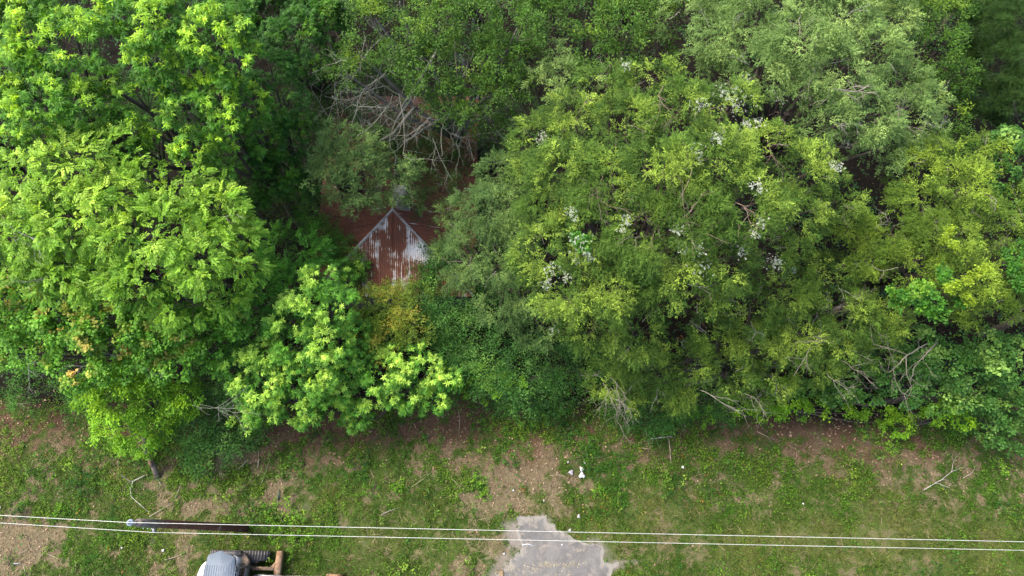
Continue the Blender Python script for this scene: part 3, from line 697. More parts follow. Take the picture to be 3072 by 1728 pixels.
tree('cedar_tree', 'huge yellow-green cedar with white blossom clusters in the middle', 'tree', 'ced',
     [(1620,430,80,8.8),(1720,360,85,9.6),(1820,260,80,9.8),(1950,240,85,10.4),(1880,380,100,10.6),(2040,330,100,11),(2180,330,90,11),(1700,520,100,10),(1640,620,90,9.4),(1820,560,110,10.6),(1990,520,120,11.4),(2150,480,110,11.4),(2300,440,90,10.8),(2420,520,90,10.4),
      (2080,650,110,11),(2240,620,110,10.8),(2380,650,90,9.8),(1930,700,110,10.6),(1780,720,110,10.2),(1640,760,100,9.4),(1700,870,100,9.2),(1850,860,110,9.4),(2010,830,110,9.6),(2160,780,100,9.6),(2290,760,80,9),(1780,980,90,7.8),(1900,1000,80,7.4),(2520,600,60,9.4),(1600,530,60,9),(2100,880,70,8.4)],
     dens=1.15, hole=.05, bare=60, bcol=(.33,.27,.22), trunk_r=.20, bark=(.11,.085,.065))
tree('cedar_tree', 'pale grey-green cedar spreading along the top edge, the palest conifer', 'tree', 'cedgry',
     [(2150,-30,100,10.4),(2300,-40,100,10.8),(2450,-40,100,11),(2600,-20,90,10.2),(2060,40,80,9.6),(2150,120,90,10.4),(2270,60,100,11),(2290,200,90,10.8),(2400,130,110,11.4),(2520,60,100,11),(2500,230,100,11),(2620,170,90,10.4),(2700,250,80,9.6),(2600,340,90,10.2),(2720,370,80,9.2),(2480,350,80,10.4),(2670,60,70,9.6),(2170,230,70,10),(2790,300,50,8.8),(2640,450,70,9.2),(2810,400,50,8.2),(2400,270,70,10.6)],
     dens=1.15, hole=.03, bare=40, bcol=(.42,.38,.34), trunk_r=.24)
tree('cedar_tree', 'golden-green cedar at the right edge draped with vine', 'tree', 'cedyel',
     [(2740,520,80,8.8),(2850,480,75,8.8),(2960,460,60,8.4),(2780,620,90,9.2),(2910,580,90,9.2),(2680,680,85,8.6),(2830,720,95,9),(2970,680,80,8.6),(2740,800,90,8.4),(2880,840,90,8.2),(3010,790,80,7.8),(2950,930,80,7.2),(3050,900,60,7),(2610,760,70,7.8),(2560,690,60,7.8),(3050,600,60,8)],
     dens=1.15, hole=.05, bare=30, bcol=(.40,.35,.30), trunk_r=.22)
tree('cedar_tree', 'low olive cedar sweeping toward the clearing under the big blossom cedar', 'tree', 'ced',
     [(2250,930,80,6.6),(2360,880,80,7),(2480,840,80,7),(2550,930,85,6.6),(2400,1000,85,6),(2280,1050,85,5.4),(2150,1020,80,5.4),(2060,1080,75,4.6),(2180,1120,70,4.4),(1960,1120,70,4),(2520,1020,70,5.6),(2640,960,70,6.2),(2330,1130,60,4),(1880,1080,70,4.6),(2620,1050,60,5),(1820,1140,60,3.4),(1900,1180,60,3),(2020,1170,60,3.2),(2260,1150,60,3.2),(2440,1090,70,4.4)],
     dens=1.1, hole=.06, bare=50, bcol=(.42,.38,.33), trunk_r=.18)
tree('cedar_tree', 'small grey-green cedar boughs between the dark oak and the blossom cedar', 'tree', 'cedgry',
     [(1660,170,45,8.6),(1690,220,40,8.8),(1600,245,45,8.4),(1650,280,45,8.4),(1760,260,50,8.4),(1720,330,50,7.8),(1780,370,45,7.4),(1690,390,35,7.2)], dens=.9, hole=.1, bare=6, bcol=(.30,.25,.2))
oak = tree('oak_tree', 'dark oak with a hanging tangle of bare grey branches above the house', 'tree', 'oak',
     [(1130,60,80,9.6),(1220,110,80,9.6),(1320,70,85,10),(1420,60,80,9.8),(1390,180,85,9.2),(1290,200,80,9),(1470,170,80,9),(1500,270,75,8.2),(1420,300,75,8),(1340,310,60,7.6),(1080,160,60,8.6),(1040,220,50,8),(1550,90,80,9.4),(1180,180,55,8.6),(1200,10,80,9.4),(1350,-20,80,9.6),(1500,-10,80,9.4),(1060,-10,80,9),(1270,290,60,7.6),(1500,180,80,8.6),(1560,190,70,8.2),(1390,360,50,6.8),(1480,350,50,6.8)],
     dens=1.25, hole=.02, trunk_r=.22, bark=(.22,.2,.17))
tree('water_oak', 'dense dark green oak at the top edge between the tangled oak and the pale cedar', 'tree', 'oak',
     [(1640,-40,90,8.8),(1780,-40,90,9),(1920,-30,90,9),(1650,50,80,9),(1760,40,80,9.2),(1860,90,80,9.4),(1760,150,75,8.8),(1850,190,60,8.6),(1960,70,70,9),(1580,170,70,8.2),(1960,150,60,8.8)], dens=1.05)
tree('water_oak', 'small-leaved dark oak between the pale cedar and the pine in the top right', 'tree', 'oak',
     [(2720,-30,90,7.6),(2840,-30,90,7.2),(2740,60,75,7.6),(2830,60,70,7.2),(2800,160,75,7),(2860,230,55,6.4),(2780,270,60,6.4),(2840,350,50,5.6),(2860,420,50,5)], dens=.9)
tree('pine_tree', 'shadowy dark pine in the top right corner', 'tree', 'pine',
     [(2950,-20,90,6),(3050,-30,90,6.4),(2960,90,70,6.4),(3040,60,70,6.8),(2990,190,80,6),(3050,280,70,5.6),(2910,280,60,5),(2960,380,60,4.4),(3060,180,60,6.4),(2920,180,50,5.6)], dens=.9)
tree('ash_tree', 'blue-green broadleaf tree cut by the right edge', 'tree', 'blue',
     [(3010,430,55,8.6),(3060,480,60,8.8),(3010,530,55,8.2),(3060,590,50,8),(3080,400,50,8.4)], dens=1.0)
tree('maple_thicket', 'dark green maple thicket with pale tips below the golden cedar', 'tree', 'blue',
     [(2660,1080,70,4.2),(2750,1050,80,4.6),(2850,1080,85,4.6),(2950,1060,85,4.8),(3040,1090,80,4.6),(2720,1150,70,3.4),(2820,1180,80,3.2),(2930,1180,80,3.2),(3030,1200,80,2.8),(2600,1150,60,3),(2960,1270,70,1.8),(3050,1300,60,1.5),(2520,1160,60,2.6),(2440,1180,50,2.2)], dens=1.0)
tree('bush', 'bright lime-green bush at the foot of the maple thicket', 'shrub', 'yelmap', [(2850,1235,50,2.6),(2790,1250,35,1.9),(2890,1260,35,1.9)], dens=1.0)
tree('creeping_vine', 'bright green vine climbing over the golden cedar', 'vine', 'round',
     [(2740,860,60,9.1),(2810,890,60,9.1),(2850,840,50,9.3),(2700,920,40,8.6)], dens=.9) if False else None
def vine(label, lobes, sp, base, dens=.9, sq=.35):
    return tree('creeping_vine', label, 'vine', sp, lobes, base=base, dens=dens, squash=sq, trunk_r=.03)
SP['vine'] = dict(SP['yelmap'], s=.20, c0=(.016,.062,.010), c1=(.045,.120,.018), tip=(.12,.19,.03), y=.3)
SP['vine2'] = dict(SP['yelmap'], s=.16, c0=(.07,.11,.012), c1=(.13,.18,.02), tip=(.20,.25,.03), y=.5)
b_ = at(2800, 900, 5)
vine('broad-leaved bright green vine on top of the golden cedar', [(2730,880,30,9.5),(2770,865,26,9.6),(2800,905,34,9.4),(2845,860,30,9.7),(2700,915,22,9.0),(2820,940,26,9.1),(2770,925,26,9.2),(2880,895,22,9.4),(2680,880,16,9.2),(2835,820,18,9.7)], 'vine', (float(b_[0]), float(b_[1])))
vine('yellow vine shoots draped above the bright green vine', [(2850,868,14,9.9),(2875,855,14,10),(2900,843,14,10),(2922,830,13,10),(2945,812,12,10),(2962,800,10,10),(2835,715,13,9.9),(2850,690,12,9.9),(2862,735,12,9.9),(2895,880,13,9.7),(2910,905,10,9.5)], 'vine2', (float(b_[0])+.4, float(b_[1])+.2))
vine('glossy green vine at the right edge below the ash', [(3040,770,30,9.1),(3060,810,30,8.9),(3075,740,25,9.1),(3065,850,22,8.8)], 'vine', (float(at(3050,780,5)[0]), float(at(3050,780,5)[1])))
vine('bright green vine patch by the white blossom left of centre', [(1738,712,22,11.1),(1755,735,20,11)], 'vine', (float(at(1740,720,5)[0]), float(at(1740,720,5)[1])))
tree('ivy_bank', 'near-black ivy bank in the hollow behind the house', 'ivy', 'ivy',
     [(990,330,45,3.6),(1040,360,40,3.8),(950,390,40,3.4),(1080,330,40,4.0),(1290,470,60,4.4),(1320,560,55,4.2),(1290,620,40,3.9),(1310,410,60,4.4),(1240,430,50,4.6),(1330,680,40,3.2),(1340,740,40,2.8),(1120,370,60,4.2),(1200,380,60,4.5),(1540,440,60,3.6),(1560,340,60,3.8),(1350,430,70,3.4),(1420,480,70,3.4),(1330,520,70,3.2),(1400,570,60,3),(1300,450,50,3.4),(1480,430,60,3.6),(1350,620,50,2.6),(1500,370,60,3.8)], dens=1.0)  # first lobes, at the back left, added to darken roof and floor
tree('thicket', 'dark green vine thicket at the wood edge right of the brown brush pile', 'shrub', 'privet',
     [(1880,1180,60,1.6),(1950,1220,70,1.3),(2030,1190,70,1.6),(2110,1180,60,1.8),(2190,1200,60,1.6),(1860,1240,40,.7),(1950,1270,50,.6)], dens=1.0)
tree('thicket', 'green bramble thicket along the wood edge above the dead brush', 'shrub', 'yelmap',
     [(2270,1190,60,1.5),(2350,1190,60,1.6),(2390,1220,45,1.1),(2110,1250,35,.6),(2200,1235,40,.6),(2300,1245,45,.6),(2450,1215,45,1.0),(2560,1215,50,.9),(2640,1240,45,.7),(2700,1270,45,.6)], dens=.9)
tree('thicket', 'low green thicket at the wood edge left of the yellow-green tree', 'shrub', 'shade',
     [(120,1160,90,1.2),(250,1160,80,1.6),(30,1150,80,1.4),(260,1230,50,.9)], dens=.6)
tree('understory_fill', 'dark leaf mass added to shade the hollow beneath the bare tangle', 'tree', 'ivy',
     [(1010,450,45,4.3),(1060,400,50,4.6),(970,500,40,3.7),(1120,360,50,4.8),(950,290,60,3.6),(1030,270,60,4.2),(910,400,50,3),(1100,240,60,4.4),(1180,290,60,4.8),(1260,320,60,4.6),(960,360,45,3.4),(900,300,60,3.2),(860,360,60,3),(1000,210,60,4),(1060,480,40,4.7),(1130,440,45,4.8),(1180,490,35,4.7),(1240,520,35,4.7),(1230,470,40,4.8),(1030,530,30,4.2),(1170,380,45,5)], dens=2.2)  # invented foliage that covers and darkens the back of the roof
# trees beyond the frame's edges
for k, (lab, sp, u, v, z) in enumerate([
   ('green broadleaf tree just outside the left edge', 'gum', -230, 300, 9), ('pale hickory outside the left edge', 'hick', -230, 760, 8),
   ('dark tree beyond the top left corner', 'gumdk', 250, -190, 9), ('dark tree beyond the top edge over the hollow', 'gumdk', 850, -190, 8),
   ('oak beyond the top edge above the tangle', 'oak', 1380, -190, 9), ('oak beyond the top edge near the pale cedar', 'oak', 1900, -190, 9),
   ('pale cedar beyond the top edge', 'cedgry', 2450, -190, 10), ('dark pine beyond the top right corner', 'pine', 3000, -170, 7),
   ('broadleaf tree outside the right edge', 'blue', 3280, 560, 8), ('cedar outside the right edge', 'cedyel', 3280, 860, 7)]):
    tree(('pine_tree' if 'pine' in lab else 'cedar_tree' if 'cedar' in lab else 'oak_tree' if 'oak' in lab else 'hickory_tree' if 'hickory' in lab else 'broadleaf_tree'), lab, 'tree', sp,
         [(u, v, 170, z), (u-150*(1 if k in (0, 1) else -1 if k < 8 else -1), v+90, 150, z-.8), (u+100, v-110, 150, z-.6), (u-60, v-90, 130, z)], dens=.24)

# blossom clusters on the big cedar
big = next(o for o in bpy.data.objects if o.get('label', '').startswith('huge yellow-green'))
BLOS = tint_mat('white blossom', .8, 0, .2, 8, .15)
def surf_z(u, v):
    """height of the big cedar's crown surface along the sight line"""
    best = 8.0; d = np.array([u-1536, FPX*ST+(864-v)*CT, -FPX*CT+(864-v)*ST]); d = d/np.linalg.norm(d); o = np.array([0, 0, H])
    for Lb in LOBES.values():
        for (c, r, sq) in Lb:
            t = np.dot(c-o, d); q = o+d*t; m = np.linalg.norm((q-c)/np.array([1, 1, sq]))
            if m < r: best = max(best, q[2]+math.sqrt(r*r-m*m)*.8*sq)
    return best
bo = np.array(big.location)
for (u, v, s) in [(2150,415,26),(2180,275,24),(2210,310,30),(2105,312,26),(2240,370,26),(2275,370,20),(1630,410,28),(1625,425,20),(2335,285,26),(2270,560,24),(2540,430,20),(2505,498,20),(2285,665,22),(2225,755,24),(2325,785,20),(2330,790,18),
                  (1740,735,28),(1765,770,16),(1655,810,24),(1882,195,18),(2090,460,22),(2510,500,16),(1880,660,18),(2095,745,20),(1715,640,18),(2265,700,16),(1640,850,18),(2050,745,14),(2380,810,12),(2100,800,26),(2030,690,18),(1700,830,14),(1870,690,12),(2490,460,14),(1660,990,10),(2240,240,14),(1730,780,14)]:
    z = surf_z(u, v)+.22; c = P(u, v, z); n = int(s*1.5); r = s*rng.uniform(.005, .010)
    pos = c+rng.normal(0, 1, (n, 3))*np.array([r, r, r*.4])*.7
    R = frames(rdir(n)*[1, 1, .5], np.tile([0, 0, 1.0], (n, 1))+rng.normal(0, .5, (n, 3)))
    V, F, C = place([t_twig(7, .45, .6)], pos-bo, R, rng.uniform(.04, .075, n), np.tile([.60, .64, .50], (n, 1))*rng.uniform(.8, 1.1, (n, 1)), .1)
    tag(link('blossom_cluster', mesh_np('blossom_cluster', V, F, BLOS, C), big), kind='stuff')

# hanging bare tangle of the oak
oo = np.array(oak.location)
tang = [(1180,190,8.6,20),(1330,380,6.6,12),(1390,350,6.4,10),(1120,320,6.2,10),(1260,380,6,12),(1240,300,7.6,18),(1150,260,7.6,16),(1300,330,7.2,14),(1440,330,7,12),(1520,340,6.6,8),(1100,240,7.6,12),(1210,350,6.2,14),(1060,250,7.4,8),(1480,250,8,6),(1000,180,7.8,6)]
for (u, v, z, n) in tang:
    mb = MB(); s0 = P(u, v-25, z)-oo
    for k in range(max(2, n//3)):
        d = rng.normal(0, 1, 3)*[1.2, 1, .3]; d[1] -= .8; d[2] -= .3
        branchlines(mb, s0+rng.normal(0, .45, 3)*[1.6, 1, .6], d, rng.uniform(1.0, 2.3), .0135, 2, .20, (.33, .33, .27), .42, 3, 4)
    tag(mb.build('bare_branches', TWIG, oak), kind='stuff')
mb = MB()
for pts in ([(1265,170,6.8),(1230,300,7.4),(1190,360,6.4),(1160,420,5.6)],[(1245,320,6),(1180,400,6),(1110,440,5)],[(1330,120,7.2),(1260,240,8.2),(1200,330,7)]):
    mb.tube([P(*p)-oo for p in pts], [.07, .055, .04, .02][:len(pts)], 7, (.27, .26, .21))
mb.build('dead_limb', BARK, oak)
# big visible limbs in the other crowns
def limbs(key, lst, col):
    t = next(o for o in bpy.data.objects if o.get('label', '').startswith(key)); to = np.array(t.location)
    for pts, r in lst:
        mb = MB(); n = len(pts)
        q = [P(u, v, surf_z(u, v)-.02-(.9 if i == 0 else 0))-to for i, (u, v) in enumerate(pts)]
        t_ = np.linspace(0, n-1, n*4); q = np.stack([np.interp(t_, range(n), [p[a] for p in q]) for a in range(3)], 1)
        q += np.cumsum(rng.normal(0, .022, q.shape), 0); n = len(q); q = list(q)
        mb.tube(q, np.linspace(r, r*.4, n)*.45, 7, col, True)
        for k in range(5):
            i = rng.integers(2, n); dq = (q[i]-q[i-1])/np.linalg.norm(q[i]-q[i-1]); branchlines(mb, q[i], dq+rng.normal(0, .5, 3), rng.uniform(.4, 1.1), max(.007, r*.22), 1, .1, col, .3, 3)
        mb.build('limb', BARK, t, True)
limbs('huge yellow-green', [([(2020,680),(2070,630),(2095,600)],.05),([(1760,570),(1800,600),(1850,620)],.03),([(1990,540),(2040,520),(2080,500)],.04),([(2180,600),(2230,615),(2260,640)],.035),([(1955,640),(1975,700)],.03),([(1990,250),(1975,290),(1985,330)],.03),([(1810,520),(1795,560)],.025),([(2310,350),(2330,340),(2370,345)],.05),([(2300,400),(2325,460)],.03)], (.30,.22,.17))
limbs('pale grey-green cedar spreading', [([(2440,285),(2500,270),(2560,278),(2600,255)],.06),([(2660,370),(2700,330)],.03),([(2640,355),(2690,362)],.03),([(2400,40),(2405,100)],.03),([(2405,205),(2450,195)],.02)], (.36,.30,.25))
limbs('low olive cedar', [([(2780,1030),(2720,1060),(2670,1110)],.05),([(2810,1025),(2760,1090),(2740,1150)],.035),([(2430,1040),(2370,1130)],.03),([(2680,1110),(2690,1180),(2720,1210)],.025),([(2520,1080),(2600,1130)],.02),([(2380,1030),(2440,1025)],.02),([(1830,1130),(1870,1180),(1850,1250)],.02)], (.24,.21,.17))
limbs('low olive cedar', [([(2100,1170),(2200,1215)],.025),([(2230,1180),(2290,1215)],.02),([(2480,1120),(2560,1180)],.02),([(1810,1150),(1840,1220)],.025),([(1850,1150),(1862,1240)],.02)], (.26,.235,.19))
limbs('broad pale green hickory', [([(0,640),(50,690),(120,720)],.03),([(60,660),(90,720)],.02)], (.4,.37,.33))
limbs('dark blue-green shrub', [([(580,1215),(650,1230),(690,1215)],.010),([(600,1215),(720,1245)],.008)], (.30,.31,.24))

# ------------------------------------------------------------------ utility pole and wires
pole = empty('utility_pole', (*at(738, 1585), 0), 'dark wooden utility pole standing in the grass above the excavator', 'utility pole')
px, py = pole.location[:2]
PW = tint_mat('creosoted wood', .95, 0, .08, 3, .5, .5, stretch=(9, 9, 1), dirt=(.20, .17, .14), dirt_lo=.55, dirt_hi=.72, dscale=3)
mb = MB()
zz = np.linspace(-.3, 8.1, 12); th = np.linspace(0, 2*math.pi, 20, endpoint=False)
rr = .150-.038*(zz/8.1); V = []
for z, r in zip(zz, rr):
    wob = 1+.035*np.sin(th*5+1)+.02*np.sin(th*9+z)
    V.append(np.c_[np.cos(th)*r*wob+.03*math.sin(z*.5), np.sin(th)*r*wob, np.full(20, z)])
V = np.vstack(V); Q = [(i*20+k, i*20+(k+1) % 20, (i+1)*20+(k+1) % 20, (i+1)*20+k) for i in range(11) for k in range(20)]
V = np.vstack([V, [[.02, 0, 8.12]]]); T = [(240, 220+k, 220+(k+1) % 20) for k in range(20)]
tz = V[:, 2:3]/8.1; cc = np.array([.10, .045, .030])*(1-tz)+np.array([.24, .11, .075])*tz
cc[V[:, 2] > 7.2] = (.20, .17, .145)
link('post', mesh_np('post', V, [np.array(Q), np.array(T)], PW, cc, True), pole)
MET = tint_mat('galvanised steel', .4, .6, .5, 10, .15)
CER = tint_mat('glazed ceramic', .15, 0, .6, 10, .05)
topz = 8.1
br_ = MB(); br_.box((-.11, -.0, 8.0), (.06, .10, .5), col=(.45, .45, .45)); br_.tube([(-.15, 0, 8.1), (-.15, 0, 8.3)], .02, 8, (.5, .5, .5)); br_.build('pin_bracket', MET, pole)
ins = MB(); ins.tube([(-.15, 0, 8.24), (-.15, 0, 8.26), (-.15, 0, 8.30), (-.15, 0, 8.31), (-.15, 0, 8.36), (-.15, 0, 8.40)], [.085, .10, .085, .045, .045, .03], 16, (.34, .40, .46)); ins.build('insulator', CER, pole, True)
for k in range(3):
    b = MB(); z = 7.75-k*.28
    b.tube([(-.02-.02*k, -.12, z), (-.02-.02*k, -.155, z)], .02, 8, (.5, .5, .5)); b.build('bolt', MET, pole, True)
sp2 = MB(); sp2.box((.0, -.17, 7.15), (.05, .10, .16), col=(.5, .5, .5)); sp2.tube([(0, -.22, 7.10), (0, -.22, 7.20)], .035, 10, (.5, .5, .5)); sp2.build('spool_bracket', MET, pole)
WIRE = tint_mat('aluminium wire', .5, .1, .5, 2, .1)
def wire(u0, v0, u1, v1, z, through, label):
    a = P(u0, v0, z); b = P(u1, v1, z); dd = (b-a)/np.linalg.norm(b-a)
    p0 = np.array(through)
    k0 = p0+(a-p0)*2.2; k1 = p0+(b-p0)*1.6
    pts = []
    for (q, sg) in ((k0, -1), (k1, 1)):
        s = np.linspace(0, 1, 24)[:, None]; seg = p0+(q-p0)*s; seg[:, 2] -= (np.sin(np.clip(s[:, 0]*1.1, 0, 1)*math.pi/2)*.18)
        pts.append(seg)
    pts = np.vstack([pts[0][::-1], pts[1][1:]])
    mb = MB(); mb.tube(pts, .0075, 7, (.66, .67, .60))
    return tag(mb.build('power_line', WIRE, None, True), label, 'wire', GROUPS['power_line'])
wire(0, 1546, 3072, 1625, 8.3, (px-.15, py, 8.42), 'upper power line resting on the pole-top insulator')
wire(0, 1569, 3072, 1651, 7.3, (px+.05, py-.24, 7.3), 'lower power line running along the side of the pole')

# ------------------------------------------------------------------ mini excavator (origin between the tracks, facing +x)
ex_y = -1.27; exx = float(at(735, 1700, .5)[0])-.33
exc = empty('mini_excavator', (exx, ex_y, 0), 'white mini excavator with grey canopy and rusty dozer blade cut by the lower edge', 'excavator', rz=-.015)
def paint(name, rough=.45, dirt=(.30, .20, .13), lo=.55, hi=.7): return tint_mat(name, rough, 0, .45, 6, .12, .1, dirt=dirt, dirt_lo=lo, dirt_hi=hi, dscale=3)
WP = paint('white paint'); GP = tint_mat('grey canopy', .6, 0, .3, 3, .08); BP = paint('black steel', .6, (.22, .15, .10), .5, .65)
RU = tint_mat('rusty worn steel', .75, .1, .3, 5, .3, .3, dirt=(.36, .24, .15), dirt_lo=.42, dirt_hi=.6, dscale=4)
RB = tint_mat('track rubber', .85, 0, .2, 8, .25, .3, dirt=(.15, .13, .11), dirt_lo=.5, dirt_hi=.7)
SE = tint_mat('seat vinyl', .5, 0, .4, 8, .1)
for s in (-1, 1):
    yc = s*.80; tl = .84; rh = .26
    # track: oval loop with lugs
    tr_ = MB(); oval = []
    for k in range(9): a = -math.pi/2+k*math.pi/8; oval.append((tl+math.cos(a)*rh, rh+.02+math.sin(a)*rh))
    for k in range(9): a = math.pi/2+k*math.pi/8; oval.append((-tl+math.cos(a)*rh, rh+.02+math.sin(a)*rh))
    tr_.sideprism(oval, yc-.18, yc+.18, (.055, .055, .06)); t = tr_.build('track', RB, exc)
    per = []
    pl = oval+[oval[0]]; seg = [math.dist(pl[i], pl[i+1]) for i in range(len(oval))]; tot = sum(seg); nl = 46
    lug = MB(); lug.box((0, 0, .012), (.052, .35, .030), col=(.075, .075, .08), taper=.8); lm = lug.mesh('track_lug', RB)
    for k in range(nl):
        q = k*tot/nl; i = 0
        while q > seg[i]: q -= seg[i]; i += 1
        f = q/seg[i]; x = pl[i][0]+(pl[i+1][0]-pl[i][0])*f; z = pl[i][1]+(pl[i+1][1]-pl[i][1])*f
        an = math.atan2(pl[i+1][1]-pl[i][1], pl[i+1][0]-pl[i][0])
        lo = link('track_lug', lm, t, (x, yc, z)); lo.rotation_euler = (math.pi, -an, 0)
    fr = MB(); fr.box((0, yc-s*.14, .28), (1.5, .20, .22), col=(.05, .05, .05)); fr.build('track_frame', BP, exc)
ub = MB(); ub.box((0, 0, .42), (1.0, 1.15, .24), col=(.06, .06, .06)); ub.tube([(0, 0, .5), (0, 0, .68)], .42, 20, (.05, .05, .05)); ub.build('undercarriage', BP, exc)
# dozer blade and arms
bl = MB(); bl.sideprism([(1.52, .04), (1.58, .02), (1.60, .30), (1.64, .48), (1.43, .50), (1.46, .30), (1.50, .10)][::-1], -.98, .98, (.42, .24, .13)); bl.build('dozer_blade', RU, exc)
for s in (-1, 1):
    a = MB(); a.box((1.02, s*.36, .36), (.95, .12, .12), col=(.30, .21, .14), rz=-s*.0); a.build('blade_arm', RU, exc)
    g = MB(); g.prism([(1.20, s*.38), (1.44, s*.38), (1.44, s*.66)] if s > 0 else [(1.20, s*.38), (1.44, s*.66), (1.44, s*.38)], .32, .40, (.34, .22, .13)); g.build('gusset', RU, exc)
cyl = MB(); cyl.tube([(.55, 0, .45), (1.15, 0, .42)], .06, 12, (.06, .06, .06)); cyl.tube([(1.1, 0, .42), (1.45, 0, .40)], .03, 10, (.6, .6, .6)); cyl.build('blade_cylinder', BP, exc, True)
# upper body
def rounded(pts, r=.12, n=4):
    out = []; N_ = len(pts)
    for i in range(N_):
        p = np.array(pts[i], float); a = np.array(pts[i-1], float)-p; b = np.array(pts[(i+1) % N_], float)-p
        la, lb = np.linalg.norm(a), np.linalg.norm(b); q = min(r, la*.45, lb*.45)
        p0 = p+a/la*q; p1 = p+b/lb*q
        for k in range(n+1):
            t = k/n; out.append(tuple((1-t)**2*p0+2*t*(1-t)*p+t*t*p1))
    return out
back = [(-.35, -.86), (.30, -.86), (.30, .84), (-.35, .84), (-.68, .74), (-1.0, .50), (-1.12, .0), (-1.0, -.50), (-.68, -.74)]
hood = MB(); hood.prism(rounded(back, .2), .72, 1.30, (.78, .79, .80), .03); hood.prism(rounded([(x*.93, y*.93) for x, y in back], .2), 1.302, 1.36, (.78, .79, .80), .06); hood.build('body', WP, exc)
cw = MB(); cw.prism(rounded([(-.62, -.78), (-.62, .76), (-.97, .54), (-1.13, .0), (-.99, -.54)], .18), .62, 1.12, (.76, .77, .78), .0); cw.build('counterweight', WP, exc)
sc_ = MB(); sc_.prism(rounded([(-.42, .82), (.36, .82), (.30, .96), (-.34, .97)], .04), .80, 1.24, (.06, .065, .075), .1); sc_.build('side_cover', BP, exc)
dk = MB(); dk.prism(rounded([(-.10, .42), (.52, .42), (.56, .62), (.34, .92), (-.10, .98)], .06), .66, .88, (.30, .22, .17), .02); dk.build('side_deck', RU, exc)
rl = MB(); rl.tube([(.0, .52, .9), (.02, .52, 1.16), (.38, .52, 1.14), (.42, .52, .9)], .02, 8, (.05, .05, .05)); rl.build('grab_rail', BP, exc)
fl = MB(); fl.box((.26, .0, .745), (.60, .84, .06), col=(.30, .18, .10))
fl.build('floor', RU, exc)
mat_ = MB()
for k in range(9): mat_.box((.08+.05*k, .1, .788), (.022, .60, .018), col=(.34, .20, .11))
mat_.build('floor_mat', RU, exc)
pd_ = MB()
for s in (-.07, .07): pd_.box((.40, s+.12, .86), (.14, .08, .02), ry=-.4, col=(.05, .05, .05)); pd_.tube([(.38, s+.12, .78), (.34, s+.12, .98), (.38, s+.12, 1.05)], .012, 6, (.05, .05, .05))
pd_.build('travel_levers', BP, exc)
st_ = MB(); st_.prism(rounded([(-.1, -.26), (.34, -.26), (.34, .24), (-.1, .24)], .08), 1.30, 1.42, (.30, .05, .05), .05); st_.build('seat', SE, exc)
sb = MB(); sb.box((-.16, 0, 1.64), (.12, .44, .5), ry=-.15, col=(.05, .05, .05)); sb.build('backrest', SE, exc)
for s in (-1, 1):
    cs = MB(); cs.box((.28, s*.36, 1.34), (.40, .16, .14), col=(.06, .06, .07)); cs.tube([(.40, s*.36, 1.40), (.44, s*.36, 1.60)], .02, 6, (.04, .04, .04)); cs.build('control_console', BP, exc)
# canopy and posts
cpx = [at(u, v, 2.47) for u, v in ((705, 1671), (663, 1651), (624, 1665), (612, 1716))]
cp = [(-.42, -.72), (.66, -.72), (.74, -.45), (.74, .1)]+[(float(a)-exx, float(b)-ex_y) for a, b in cpx]
cn = MB(); cn.prism(rounded(cp, .06), 2.44, 2.50, (.17, .21, .26), .015)
cn.build('canopy', GP, exc)
rim = MB(); q = rounded(cp, .06); rim.tube([(x, y, 2.45) for x, y in q]+[(q[0][0], q[0][1], 2.45)], .022, 6, (.03, .03, .035), cap=False); rim.build('canopy_rim', BP, exc, True)
for k in range(14):
    r_ = MB(); xk = -.34+k*.082
    r_.box((xk, -.06, 2.502), (.020, 1.16, .008), col=(.18, .22, .27)); r_.build('canopy_rib', GP, exc)
for (x, y) in ((-.34, -.60), (-.34, .50)):
    p_ = MB(); p_.tube([(x, y, 1.3), (x, y, 2.44)], .03, 8, (.05, .05, .05)); p_.build('canopy_post', BP, exc, True)
for (x, y) in ((.62, -.60), (.60, .44)):
    p_ = MB(); p_.tube([(x+.22, y, .85), (x+.16, y, 1.5), (x, y, 2.44)], .03, 8, (.05, .05, .05)); p_.build('canopy_post', BP, exc, True)
hd = MB(); hd.tube([(.40, .62, 2.42), (.72, .50, 2.40), (.80, .40, 2.35), (.80, -.40, 2.35)], .018, 6, (.04, .04, .05)); hd.build('headrail', BP, exc, True)
fp = MB(); fp.box((.60, .15, .98), (.07, .66, .40), col=(.10, .12, .11)); fp.build('front_panel', BP, exc)
# swing post, boom, stick, bucket
sw = MB(); sw.box((1.02, 0, .70), (.34, .34, .50), col=(.10, .10, .10)); sw.tube([(1.08, 0, .4), (1.08, 0, 1.02)], .11, 12, (.12, .12, .12)); sw.build('swing_post', BP, exc)
def beam(name, pts, w, h, col, mat):
    """box beam along x,z points"""
    mb = MB(); n = len(pts); V = []
    for i, (x, z) in enumerate(pts):
        a = np.array(pts[max(0, i-1)]); b = np.array(pts[min(n-1, i+1)]); d = (b-a)/np.linalg.norm(b-a); nn = np.array([-d[1], d[0]])
        hh = h[i]/2; V += [(x+nn[0]*hh, .06-w/2, z+nn[1]*hh), (x+nn[0]*hh, .06+w/2, z+nn[1]*hh), (x-nn[0]*hh, .06+w/2, z-nn[1]*hh), (x-nn[0]*hh, .06-w/2, z-nn[1]*hh)]
    Q = [(i*4+k, i*4+(k+1) % 4, i*4+4+(k+1) % 4, i*4+4+k) for i in range(n-1) for k in range(4)]+[(0, 3, 2, 1), (n*4-4, n*4-3, n*4-2, n*4-1)]
    mb.add(V, Q, col=col); return mb.build(name, mat, exc)
beam('boom', [(1.08, .95), (1.5, 1.5), (2.1, 1.84), (2.8, 1.88), (3.52, 1.66)], .26, [.18, .26, .30, .24, .16], (.80, .81, .82), WP)
beam('stick', [(3.32, 1.86), (3.57, 1.64), (3.62, .95), (3.60, .55)], .15, [.14, .24, .18, .12], (.80, .81, .82), WP)
